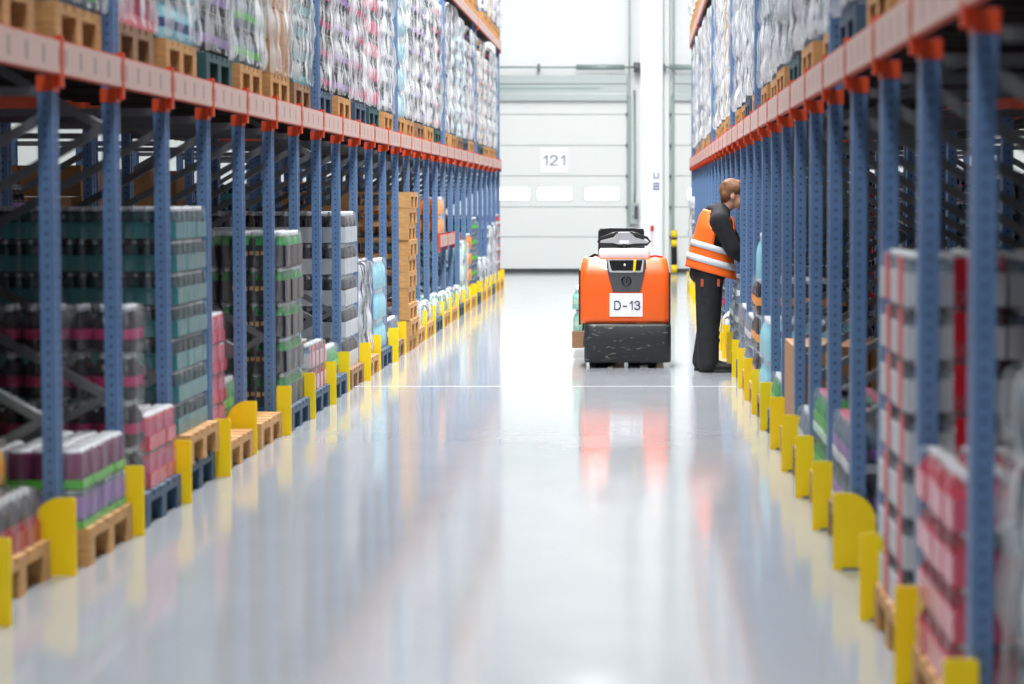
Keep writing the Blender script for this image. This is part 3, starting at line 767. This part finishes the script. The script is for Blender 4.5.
stack('redwhite', -1, -2.09, YLc(6), .144, 2, 'red and white bottle pack, blue pallet', gx=4, gy=4)
gp('blue', -1, 7, -2.08, lab='dark blue plastic pallet under green bottle packs')
stack('green', -1, -2.13, YLc(7), .144, 1, 'green bottle pack before white trays', gx=4, gy=4)
gp('old', -1, 8, -2.08, lab='weathered brown pallet below the white bottle trays')
stack('white', -1, -2.12, YLc(8), .144, 5, 'white tray of dark bottles', dx=.4, dy=.265, gx=3, gy=3, nx=5, ny=3, name='bottle_tray', cat='bottle tray')
gp('wood', -1, 9, -2.08, lab='pale wooden pallet below the silver can load')
load('silver', -2.75, YLc(9), .144, 4, 'film-wrapped load of silver cans on floor pallet after the white trays', 'wrapped loads on the floor, left', seed=1)
gp('blue', -1, 10, -2.08, lab='dark blue plastic pallet below the light blue water bottles')
stack('aqua', -1, -2.12, YLc(10), .144, 3, 'light blue water bottle pack', gx=4, gy=3, dy=.265)
gp('old', -1, 11, -2.08, lab='weathered brown pallet just before the tall stack of empty pallets')
stack('clear', -1, -2.12, YLc(11), .144, 1, 'clear bottle pack before empty pallets', gx=3, gy=3, dy=.265)
for t in range(10):
    pallet('wood', -2.06-.6+R.uniform(-.015, .015), YLc(12)+R.uniform(-.01, .02), .0+t*.1445, f"empty pale wooden pallet in the tall left stack, {ORD[t+1]} from the floor", 'empty wooden pallets in a tall stack')
FAR = {13: ('aqua', 1), 14: ('clear', 1), 15: ('palegreen', 1), 16: ('green', 1), 17: ('green', 1), 18: ('clear', 1), 19: ('palegreen', 3), 20: ('orange', 4), 21: ('lime', 5), 22: ('grey', 2), 23: ('clear', 2), 24: ('clear', 4), 25: ('grey', 4), 26: ('crimson', 5)}
for k, (st, n) in FAR.items():
    kind = 'wood' if k % 3 else 'blue'
    gp(kind, -1, k, -2.08, lab=f"{PNAME[kind]} on the floor in the {ORD[k+1]} bay of the left rack", full=False)
    load(st, -2.72, YLc(k), .144, n, f"load of {CNAME[st]} on the floor in the {ORD[k+1]} bay of the left rack", 'floor loads in the far left bays', film=st not in ('orange', 'crimson', 'lime'), seed=k, name='floor_load')
# mid-height beam with amber bottles
beam(XL+.0, YLc(16.0), .86, SL-.008, -1, 'orange beam with white label strip at waist height in the left rack', None, cap=False)
beam(XL+.0, YLc(17.0), .86, SL-.008, -1, 'white-labelled waist-height beam just beyond the orange bottles', None, cap=False)
for k in (16, 17):
    m = MB(); m.box(-.52, .52, -SL/2+.06, SL/2-.06, 0, .012, DECK); o = m.build('shelf_deck', loc=(XL-.51, YLc(k), .992)); tag(o, f"waist-height shelf deck in the {ORD[k+1]} left bay", 'shelf deck')
stack('orange', -1, -2.13, YLc(16), 1.004, 2, 'orange bottle pack on waist-height shelf', gx=3, gy=3)

# ------------------------------------------------------------------ floor-level goods, right rack
gp('wood', 1, -1, .84, lab='pale wooden pallet on floor at the right edge of the picture')
load('grey', .87+.6, YRc(-1), .144, 4, 'film-wrapped load of grey bottles at the right edge of the picture', 'wrapped loads on the floor, right', seed=3)
gp('wood', 1, 0, .77, lab='pale wooden pallet below the rose bottle packs, right rack')
stack('pinkR', 1, .775, YRc(0), .144, 4, 'rose pink bottle pack in right rack', dx=.29, dy=.2, nx=3, ny=2, full=True)
gp('wood', 1, 1, .77, lab='pale wooden pallet below the red and white stack, right rack')
stack('redwhite', 1, .78, YRc(1), .144, 7, 'red and white bottle pack, tall stack', gy=2, dy=.4, ny=4)
gp('old', 1, 2, .90, lab='weathered brown pallet set back behind the wide right guard')
stack('grey', 1, .93, YRc(2), .144, 1, 'grey bottle pack, third right bay', gx=3)
gp('old', 1, 3, .79, lab='weathered brown pallet below the lilac bottle packs')
stack('lilac', 1, .80, YRc(3), .144, 2, 'lilac bottle pack with pink caps', gx=3, full=True)
gp('wood', 1, 4, .79, lab='pale wooden pallet below the green bottle packs, right rack')
stack('greenpink', 1, .80, YRc(4), .144, 2, 'green bottle pack with pink caps', gx=3, full=True)
gp('old', 1, 5, .78, lab='weathered brown pallet below the pale bottles, right rack')
stack('clear', 1, .80, YRc(5), .144, 1, 'clear bottle pack beside green packs', gx=3)
gp('wood', 1, 6, .78, lab='pale wooden pallet below the brown cartons, right rack')
m = MB(); m.box(-.195, .195, -.13, .13, 0, .158, BROWN); m.box(-.03, .03, -.131, .131, 0, .159, C('tape', 200, 170, 120)); CART = m.mesh('carton')
for t in range(3):
    for i in range(3):
        for j in range(3):
            single(CART, 'carton', (.80+.2+i*.4, YRc(6)-.265+j*.265, .144+t*.16), f"brown cardboard carton, {ORD[t+1]} layer up, {ORD[i+1]} from aisle, {ORD[j+1]} row", 'carton', 'brown cartons in the right rack')
gp('blue', 1, 7, .77, lab='dark blue plastic pallet beside the brown cartons, right rack')
stack('green', 1, .785, YRc(7), .144, 1, 'green bottle pack beside brown cartons', gx=3)
RFAR = {8: ('aqua', 2, 'old'), 9: ('orangeblack', 3, 'wood'), 10: ('clear', 2, 'wood'), 11: ('grey', 2, 'blue'), 12: ('clear', 3, 'wood')}
for k, (st, n, kind) in RFAR.items():
    gp(kind, 1, k, .76, lab=f"{PNAME[kind]} on the floor in the {ORD[k+1]} bay of the right rack", full=False)
    stack(st, 1, .77, YRc(k), .144, n, f"{CNAME[st][:-1]} pack, {ORD[k+1]} right bay", gx=2, gy=3, dy=.265, dx=.3)
single(bottle_mesh(.30, .045, AQUA, AQUA, CAPW), 'water_bottle', (.815, YRc(9)-.36, .144+.72), 'tall pale blue bottle standing on the orange-black bottle packs', 'bottle')
for k in range(13, 28):
    st = R.choice(['clear', 'darkpurple', 'grey', 'magenta', 'lime']); n = R.choice((1, 2, 3)) if k < 26 else 6
    if k == 13: n = 2
    kind = 'wood' if k % 3 else 'blue'
    xo = .76 if k < 26 else .74
    gp(kind, 1, k, xo, lab=f"{PNAME[kind]} on the floor in the {ORD[k+1]} bay of the right rack", full=False)
    load(st, xo+.62, YRc(k), .144, n, f"load of {CNAME[st]} on the floor in the {ORD[k+1]} bay of the right rack", 'floor loads in the far right bays', film=k % 2 == 0, seed=k, name='floor_load')

# ------------------------------------------------------------------ low-level order truck
TY = 20.44
U = lambda px: (540+px/2.974-638)/122.3
V = lambda py: (590-py)/363.7
TORANGE = mat('truck_orange', srgb(246, 100, 26), .33, coat=.3)
truck = tag(empty('pallet_truck', (U(255), TY, 0)), 'orange and black order-picking truck with D-13 sign in the middle of the aisle', 'pallet truck')
TX = U(255)
def rrect(x0, x1, y0, y1, r, z, n=5):
    pts = []
    for cx, cy, a0 in ((x1-r, y1-r, 0), (x0+r, y1-r, 90), (x0+r, y0+r, 180), (x1-r, y0+r, 270)):
        for i in range(n+1):
            a = math.radians(a0+90*i/n); pts.append((cx+r*math.cos(a), cy+r*math.sin(a), z))
    return pts
xa, xb = U(119)-TX, U(385)-TX
m = MB(); secs = [(.365, .0, .05), (.40, 0, .05), (.55, 0, .05), (.76, .0, .05), (.80, .012, .055), (.855, .05, .06), (.885, .085, .065), (.90, .12, .07)]
m.rings([rrect(xa+q*.25, xb-q*.25, .0+q, .62-q*.2, r, z) for z, q, r in secs], TORANGE); m.build('body_shell', truck)
SCR = mat('bumper_black', srgb(34, 36, 38), .5)
nt = SCR.node_tree; b = nt.nodes['Principled BSDF']
tc = nt.nodes.new('ShaderNodeTexCoord'); mp = nt.nodes.new('ShaderNodeMapping'); mp.inputs['Scale'].default_value = (5, 4, 16)
n = nt.nodes.new('ShaderNodeTexNoise'); n.inputs['Scale'].default_value = 2.2; n.inputs['Detail'].default_value = 6; n.inputs['Distortion'].default_value = .8
nt.links.new(tc.outputs['Object'], mp.inputs[0]); nt.links.new(mp.outputs[0], n.inputs['Vector'])
cr = nt.nodes.new('ShaderNodeValToRGB'); cr.color_ramp.elements[0].position = .60; cr.color_ramp.elements[0].color = srgb(36, 38, 40)
cr.color_ramp.elements[1].position = .9; cr.color_ramp.elements[1].color = srgb(190, 184, 168)
nt.links.new(n.outputs['Fac'], cr.inputs[0]); nt.links.new(cr.outputs[0], b.inputs['Base Color'])
m = MB(); ba, bb = U(131)-TX, U(390)-TX
m.rings([rrect(ba+.01, bb-.01, -.03, .60, .05, .045), rrect(ba, bb, -.045, .62, .055, .06), rrect(ba, bb, -.045, .62, .055, .34), rrect(ba+.008, bb-.008, -.03, .61, .05, .363)], SCR); m.build('bumper', truck)
for sx in (-1, 1):
    m = MB(); x = (xa if sx < 0 else xb); m.box(x-.012 if sx < 0 else x-.002, x+.002 if sx < 0 else x+.010, .05, .6, .35, .80 if sx < 0 else .78, BLKP); m.build('side_panel', truck, bevel=.004)
# dark centre console
SH = mat('console_grey', srgb(78, 80, 84), .4); SHB = mat('console_black', srgb(20, 22, 26), .3); RIM = mat('console_rim', srgb(196, 198, 200), .35)
def trap(pts, y0, y1, mt, name, par):
    m = MB(); m.prism_xz([(U(px)-TX, V(py)) for px, py in pts], y0, y1, mt); return m.build(name, par, bevel=.004)
con = trap([(217, 363), (298, 363), (310, 310), (315, 266), (196, 266), (203, 310)], -.012, .10, SH, 'console', truck)
trap([(206, 304), (215, 306), (297, 306), (306, 304), (310, 270), (200, 270)], -.018, -.010, RIM, 'console_rim', con)
trap([(213, 300), (299, 300), (305, 268), (205, 268)], -.022, -.014, SHB, 'console_recess', con)
trap([(276, 303), (284, 303), (287, 268), (279, 268)], -.03, -.02, YELLOW, 'yellow_strap', con)
m = MB(); m.tube([(U(257)-TX+.036*math.cos(a), -.016, V(330)+.036*math.sin(a)) for a in [2*PI*i/20 for i in range(20)]], .006, SHB, 6, closed=True)
m.box(U(257)-TX-.004, U(257)-TX+.004, -.018, -.012, V(330)-.018, V(330)+.018, SHB); m.box(U(257)-TX-.004, U(257)-TX+.012, -.018, -.012, V(330)+.004, V(330)+.012, SHB)
m.build('emblem', con)
m = MB(); m.lathe(U(252)-TX, -.024, V(287), [(.006, 0), (.012, .008), (.006, .022)], CAPW, 8); m.build('key_switch', con)
# sign on the truck
t = empty('number_plate', (U(256)-TX, -.003, V(402))); t.parent = truck
m = MB(); m.box(-(U(305)-U(207))/2, (U(305)-U(207))/2, -.004, .002, -V(367)/2+V(437)/2, V(367)/2-V(437)/2, mat('sign_white', (1, 1, 1, 1))); m.build('plate', t)
me = text_mesh('D-13', .068, 'lettering', mat('plate_ink', srgb(70, 74, 92), .6)); tt = part(me, 'lettering', t, (.008, -.007, -.004)); pass
# top storage box, backrest, handle
m = MB(); x0, x1 = U(174)-TX, U(327)-TX
m.rings([rrect(x0+.004, x1-.004, .12, .34, .03, .885), rrect(x0, x1, .115, .345, .035, .90), rrect(x0, x1, .115, .345, .035, .955), rrect(x0+.012, x1-.012, .128, .335, .03, .975)], mat('lid_white', srgb(235, 236, 238), .4)); m.build('storage_lid', truck)
m = MB(); bx0, bx1 = U(171)-TX, U(311)-TX
pts = [(bx0, .88), (bx0+.004, 1.125), (bx0+.02, 1.137), (bx0+.1, 1.143), (bx1-.1, 1.143), (bx1-.02, 1.137), (bx1-.004, 1.125), (bx1+.004, .90)]
m.prism_xz(pts, .40, .45, BLKP); m.build('backrest', truck, bevel=.008)
m = MB(); m.box(bx0, bx0+.025, .34, .40, .86, 1.12, BLKP); m.build('backrest_rim', truck, bevel=.004)
hd = empty('steering_handle', (U(250)-TX, .24, 1.02)); hd.parent = truck
HG = mat('handle_grey', srgb(168, 170, 174), .35)
m = MB(); m.prism_xz([(-.20, .0), (-.195, .02), (-.09, .045), (-.05, .09), (.05, .09), (.09, .045), (.195, .015), (.2, -.005), (.09, -.005), (.05, -.012), (-.05, -.012), (-.09, -.002)], -.03, .01, HG); m.build('hub', hd, bevel=.006)
for sx in (-1, 1):
    m = MB(); m.tube([(sx*.05, -.02, .085), (sx*.10, -.02, .075), (sx*.19, -.02, .04), (sx*.215, -.02, .01), (sx*.19, -.02, -.012), (sx*.06, -.02, -.03)], .011, BLKP, 8); m.build('grip', hd)
m = MB(); m.box(-.04, .04, -.036, -.028, -.005, .022, mat('display', srgb(226, 228, 230), .3)); m.build('display', hd)
m = MB(); m.tube([(0, .0, .0), (0, .05, -.16)], .035, BLKP, 10); m.build('steering_column', hd)
m = MB(); m.tube([(xa+.07, .2, .895), (xa+.12, .17, .925), (xa+.17, .16, .91)], .012, BLKP); m.build('grab_lever', truck)
m = MB(); m.tube([(xb-.17, .18, .90), (xb-.12, .17, .915), (xb-.05, .19, .90)], .009, RED); m.build('red_cable', truck)
# wheels, platform and forks
for (px0, px1) in ((146, 200), (262, 296), (320, 346)):
    m = MB(); x0, x1 = U(px0)-TX, U(px1)-TX; m.tube([(x0, .12, .045), (x1, .12, .045)], .045, mat('wheel_rubber', srgb(30, 28, 27), .6), 18); m.build('wheel', truck)
m = MB(); m.box(xa+.02, xb-.02, .62, 1.25, .10, .16, GRAYP); m.build('platform', truck, bevel=.01)
for fx in (-.27, .10):
    m = MB(); m.box(fx-.0, fx+.17, 1.25, 2.55, .035, .082, BLKP); m.build('fork', truck, bevel=.01)
    m = MB(); m.tube([(fx+.04, 2.4, .032), (fx+.13, 2.4, .032)], .032, GRAYP, 12); m.build('load_wheel', truck)
# pallet and goods riding on the forks
FX = -.175
o = tag(empty('wooden_pallet', (FX, TY+1.9, .085)), 'brown wooden pallet carried on the forks of the orange truck', 'pallet')
o.rotation_euler = (0, 0, PI/2)
part(PAL['old'][0], 'top_deck', o)
for r_ in PAL['old'][1]: part(r_, 'runner', o)
o = load('mint', FX, TY+1.9, .085+.144, 2, 'mint green bottles riding on the orange truck', None, film=False); o.rotation_euler = (0, 0, PI/2)

# ------------------------------------------------------------------ the order picker
PX, PY = 0, 20.05
XP = lambda px: (540+px/2.974-638)*PY/2500
ZP = lambda py: CAMH-(170+py/2.974-198)*PY/2500
def blob(parts, name, parent, mt, voxel=.007, smooth=6):
    """parts: tapered capsules (p, q, rp, rq[, sy]) and ellipsoids (c, (rx,ry,rz)) unioned into ONE surface"""
    bm = bmesh.new()
    for p in parts:
        if len(p) in (2, 3):
            c, r = Vector(p[0]), p[1]; g = bmesh.ops.create_uvsphere(bm, u_segments=20, v_segments=14, radius=1.0)
            M_ = Matrix.Translation(c) @ (Matrix.Rotation(p[2], 4, 'Y') if len(p) == 3 else Matrix.Identity(4)) @ Matrix.Diagonal((r[0], r[1], r[2], 1))
            bmesh.ops.transform(bm, matrix=M_, verts=g['verts'])
        else:
            a, q, ra, rb = Vector(p[0]), Vector(p[1]), p[2], p[3]; fl = p[4] if len(p) > 4 else 1.0
            d = (q-a); L = d.length; d.normalize(); u = Vector((0, 1, 0)) if abs(d.y) < .8 else Vector((1, 0, 0))
            xx = d.cross(u).normalized(); yy = d.cross(xx).normalized(); N = 16; rings = []
            prof = [(-ra*math.cos(t), ra*math.sin(t)) for t in (.15, .5, .9, 1.3)] + [(0, ra), (L, rb)] + [(L+rb*math.cos(t), rb*math.sin(t)) for t in (1.3, .9, .5, .15)]
            vs = []
            for s_, r in prof:
                vs.append([bm.verts.new(a+d*s_+xx*r*math.cos(2*PI*i/N)*1.0+yy*r*fl*math.sin(2*PI*i/N)) for i in range(N)])
            for k in range(len(vs)-1):
                for i in range(N): bm.faces.new((vs[k][i], vs[k][(i+1) % N], vs[k+1][(i+1) % N], vs[k+1][i]))
            bm.faces.new(vs[0][::-1]); bm.faces.new(vs[-1])
    bmesh.ops.recalc_face_normals(bm, faces=bm.faces)
    me = bpy.data.meshes.new(name); bm.to_mesh(me); bm.free(); me.materials.append(mt)
    o = bpy.data.objects.new(name, me); COL.objects.link(o); o.parent = parent
    md = o.modifiers.new('remesh', 'REMESH'); md.mode = 'VOXEL'; md.voxel_size = voxel; md.use_smooth_shade = True
    md = o.modifiers.new('smooth', 'SMOOTH'); md.iterations = smooth; md.factor = .5
    return o
per = tag(empty('person', (0, PY, 0)), 'person in orange hi-vis vest and black trousers leaning into the right rack', 'person')
SKIN = mat('skin', srgb(226, 172, 148), .5, 0, .05, 30)
HAIR = mat('hair_auburn', srgb(122, 80, 48), .6, 0, .55, 70, stretch=(1, 1, .3), bump=1.0)
KNIT = mat('hoodie_black', srgb(24, 24, 28), .85, 0, .2, 60, bump=.3)
TROU = mat('trousers_black', srgb(32, 33, 36), .8, 0, .4, 12, bump=1.0, stretch=(1, 1, 1.8))
VEST = mat('vest_orange', srgb(255, 106, 22), .55, 0, .08, 16, bump=.5)
REFL = mat('reflective_silver', srgb(216, 220, 224), .35)
SHOE = mat('shoe_black', srgb(26, 26, 28), .5)
hx, hz = XP(576), ZP(74)          # head centre
nb = (XP(538), 0, ZP(122)); pel = (XP(503), 0, ZP(318))
sh_r = (XP(532), -.165, ZP(150)); sh_l = (XP(540), .165, ZP(148))
el_r = (XP(572), -.20, ZP(236)); el_l = (XP(585), .19, ZP(230))
wr_r = (XP(600), -.07, ZP(262)); wr_l = (XP(625), .10, ZP(255))
kn_r = (XP(497), -.10, ZP(440)); kn_l = (XP(506), .10, ZP(440))
an_r = (XP(500), -.11, .10); an_l = (XP(488), .11, .10)
body = [((hx-.012, 0, hz+.02), (.098, .076, .105)), ((hx+.035, 0, hz-.035), (.062, .058, .075)),         # skull, jaw
        ((hx+.088, 0, hz-.014), (.020, .012, .024)), ((hx+.073, 0, hz-.068), (.022, .026, .012)),          # nose, lips
        ((hx-.012, -.078, hz-.008), (.018, .009, .031)), ((hx-.012, .078, hz-.008), (.018, .009, .031)),   # ears
        ((hx+.06, 0, hz-.09), (.026, .03, .022)), ((hx+.07, 0, hz+.028), (.022, .05, .012)),
        (nb, (hx-.02, 0, hz-.06), .055, .050),
        (pel, (XP(520), 0, ZP(215)), .13, .13, .95), ((XP(520), 0, ZP(215)), (nb[0]-.02, 0, nb[2]-.07), .13, .10, 1.3),
        (nb, sh_r, .05, .055), (nb, sh_l, .05, .055), (sh_r, el_r, .052, .042), (sh_l, el_l, .052, .042), (el_r, wr_r, .042, .028), (el_l, wr_l, .042, .028),
        ((pel[0], -.08, pel[2]), kn_r, .085, .058), ((pel[0], .08, pel[2]), kn_l, .085, .058), (kn_r, an_r, .058, .038), (kn_l, an_l, .058, .038),
        (an_r, (an_r[0]+.12, -.11, .04), .04, .03), (an_l, (an_l[0]+.12, .11, .04), .04, .03)]
for wr, sy in ((wr_r, -1), (wr_l, 1)):       # hands: palm, four bent fingers, thumb
    px_, py_, pz_ = wr[0], wr[1], wr[2]
    palm = (px_+.065, py_+.005, pz_+.002); body.append(((px_+.01, py_, pz_), palm, .026, .030, .75))
    for i, (oy, ln) in enumerate(((-.030, .062), (-.010, .072), (.010, .068), (.030, .054))):
        b0 = (px_+.082, py_+oy*sy*-1, pz_+.004); b1 = (b0[0]+ln*.5, b0[1], b0[2]-.006-.004*i); b2 = (b1[0]+ln*.36, b1[1], b1[2]-.026)
        body += [(b0, b1, .0092, .0088), (b1, b2, .0088, .0072)]
    t0 = (px_+.04, py_+.026*sy*-1, pz_-.004); t1 = (px_+.075, py_+.05*sy*-1, pz_-.02); t2 = (px_+.10, py_+.048*sy*-1, pz_-.034)
    body += [(t0, t1, .013, .0105), (t1, t2, .0105, .0085)]
blob(body, 'body', per, SKIN, .0055, 3)
eye = []
for sy in (-1, 1):
    m = MB(); m.lathe(hx+.078, sy*.030, hz+.0, [(.002, -.010), (.009, -.005), (.011, 0), (.009, .005), (.002, .010)], CAPW, 8); m.build('eye', per)
    m = MB(); m.lathe(hx+.0865, sy*.030, hz+.0, [(.001, -.005), (.004, 0), (.001, .005)], BLKP, 6); m.build('pupil', per)
blob([((hx-.022, 0, hz+.036), (.098, .086, .098)), ((hx+.03, 0, hz+.088), (.06, .062, .034)), ((hx-.068, 0, hz-.025), (.042, .06, .055)), ((hx-.06, -.05, hz+.0), (.045, .034, .05)), ((hx+.0, -.06, hz+.05), (.06, .03, .045)), ((hx+.0, .06, hz+.05), (.06, .03, .045)), ((hx-.05, -.02, hz+.085), (.05, .05, .035))], 'hair', per, HAIR, .008, 2)
# safety glasses
m = MB(); m.tube([(hx-.02, -.083, hz+.012), (hx+.07, -.062, hz+.008), (hx+.098, -.03, hz+.004), (hx+.1, 0, hz+.006), (hx+.098, .03, hz+.004), (hx+.07, .062, hz+.008), (hx-.02, .083, hz+.012)], .004, BLKP, 6); m.build('glasses', per)
ch = (XP(524), 0, ZP(180)); wa = (XP(506), 0, ZP(270))
def fl(y, p): return (p[0], y, p[2])
blob([((wa[0], -.03, wa[2]-.06), (ch[0], -.05, ch[2]), .135, .125), ((wa[0], .03, wa[2]-.06), (ch[0], .05, ch[2]), .135, .125),
      (fl(-.09, ch), (nb[0]-.03, -.09, nb[2]-.05), .115, .075), (fl(.09, ch), (nb[0]-.03, .09, nb[2]-.05), .115, .075),
      (nb, sh_r, .075, .078), (nb, sh_l, .075, .078), (sh_r, el_r, .080, .066), (sh_l, el_l, .078, .062), (el_r, wr_r, .064, .042), (el_l, wr_l, .06, .042),
      ((nb[0]-.045, 0, nb[2]-.005), (.085, .115, .05), .5), ((nb[0]-.01, 0, nb[2]+.01), (.075, .09, .045), .5)], 'hoodie', per, KNIT, .011, 5)
# trousers with folds
tp = []
for kn, an, sy in ((kn_r, an_r, -1), (kn_l, an_l, 1)):
    tp += [((pel[0]+.0, sy*.085, pel[2]+.01), kn, .118, .092), (kn, (an[0], an[1], .12), .092, .086), ((an[0], an[1], .13), (an[0]-.005, an[1], .075), .087, .088)]
    for q in (.28, .45, .62): tp.append(((kn[0]*(1-q)+an[0]*q+.01, kn[1], kn[2]*(1-q)+.1*q), (.098, .088, .02), .35*sy))
tp += [((pel[0]-.01, 0, pel[2]+.03), (.15, .17, .11)), ((pel[0]-.005, 0, pel[2]+.10), (.145, .165, .06))]
trs = blob(tp, 'trousers', per, TROU, .010, 3)
for dx, yy in ((-.06, -.19), (.07, -.188)):
    m = MB(); m.box(pel[0]+dx-.012, pel[0]+dx+.010, yy-.004, yy+.012, pel[2]-.07, pel[2]-.01, mat('pocket_trim', srgb(196, 84, 48), .6)); m.build('pocket_trim', per)
# vest: shell over the torso, open at the armholes
def vest_ring(cx, rx, ry, z, n=36):
    return [(cx+rx*math.cos(2*PI*i/n)*(1+.02*math.sin(5*i)), ry*math.sin(2*PI*i/n), z+.10*(rx)*math.cos(2*PI*i/n)*-0) for i in range(n)]
VS = [(ZP(306), XP(509), .205, .215), (ZP(290), XP(508), .195, .208), (ZP(262), XP(510), .180, .200), (ZP(232), XP(513), .165, .195), (ZP(205), XP(517), .152, .195), (ZP(178), XP(523), .150, .195), (ZP(150), XP(527), .140, .150), (ZP(128), XP(531), .115, .115)]
TIL = .28
def vr(sec, e=0.0):
    z, cx, rx, ry = sec; n = 40; out = []
    for i in range(n):
        a = 2*PI*i/n; dx = (rx+e)*math.cos(a); out.append((cx+dx, (ry+e)*math.sin(a), z-dx*TIL))
    return out
def interp(z):
    for i in range(len(VS)-1):
        a, b = VS[i], VS[i+1]
        if a[0] <= z <= b[0]:
            t = (z-a[0])/(b[0]-a[0]); return tuple(a[k]*(1-t)+b[k]*t for k in range(4))
    return VS[-1]
def shell(zs, e, mt, name, par, holes=False, th=.006):
    bm = bmesh.new(); rows = [[bm.verts.new(p) for p in vr(interp(z), e)] for z in zs]; n = len(rows[0])
    for k in range(len(rows)-1):
        for i in range(n):
            if holes:
                a = 2*PI*(i+.5)/n; z = (zs[k]+zs[k+1])/2
                side = abs(math.sin(a)); 
                if z > ZP(228) and math.cos(a) > -.12 and math.cos(a) < .9: 
                    wdt = (z-ZP(228))/(ZP(128)-ZP(228))
                    if side > .80-.5*min(1, wdt*1.6) and math.cos(a) > -.12 + .15*(1-wdt): continue
            bm.faces.new((rows[k][i], rows[k][(i+1) % n], rows[k+1][(i+1) % n], rows[k+1][i]))
    bmesh.ops.recalc_face_normals(bm, faces=bm.faces)
    me = bpy.data.meshes.new(name); bm.to_mesh(me); bm.free(); me.materials.append(mt)
    for p in me.polygons: p.use_smooth = True
    o = bpy.data.objects.new(name, me); COL.objects.link(o); o.parent = par
    md = o.modifiers.new('solid', 'SOLIDIFY'); md.thickness = th; md.offset = 1
    return o
z0, z1 = VS[0][0], VS[-1][0]
vest = shell([z0+(z1-z0)*i/26 for i in range(27)], .0, VEST, 'safety_vest', per, True)
shell([ZP(281), ZP(272), ZP(262)], .007, REFL, 'reflective_stripe', vest)
shell([ZP(240), ZP(231), ZP(222)], .007, REFL, 'reflective_stripe', vest)
# shoes
for an, sy in ((an_r, -1), (an_l, 1)):
    sh = blob([((an[0]-.03, an[1], .055), (an[0]+.07, an[1], .055), .05, .046), ((an[0]+.05, an[1], .045), (an[0]+.17, an[1], .038), .045, .034, 1.25), ((an[0], an[1], .09), (.055, .05, .05))], 'shoe', per, SHOE, .007, 3)
    m = MB(); m.rings([[(an[0]+.062+.138*math.cos(a), an[1]+.05*math.sin(a), z_) for a in [2*PI*i/20 for i in range(20)]] for z_ in (0.001, .022)], C('sole', 46, 46, 48, .7)); m.build('sole', sh)
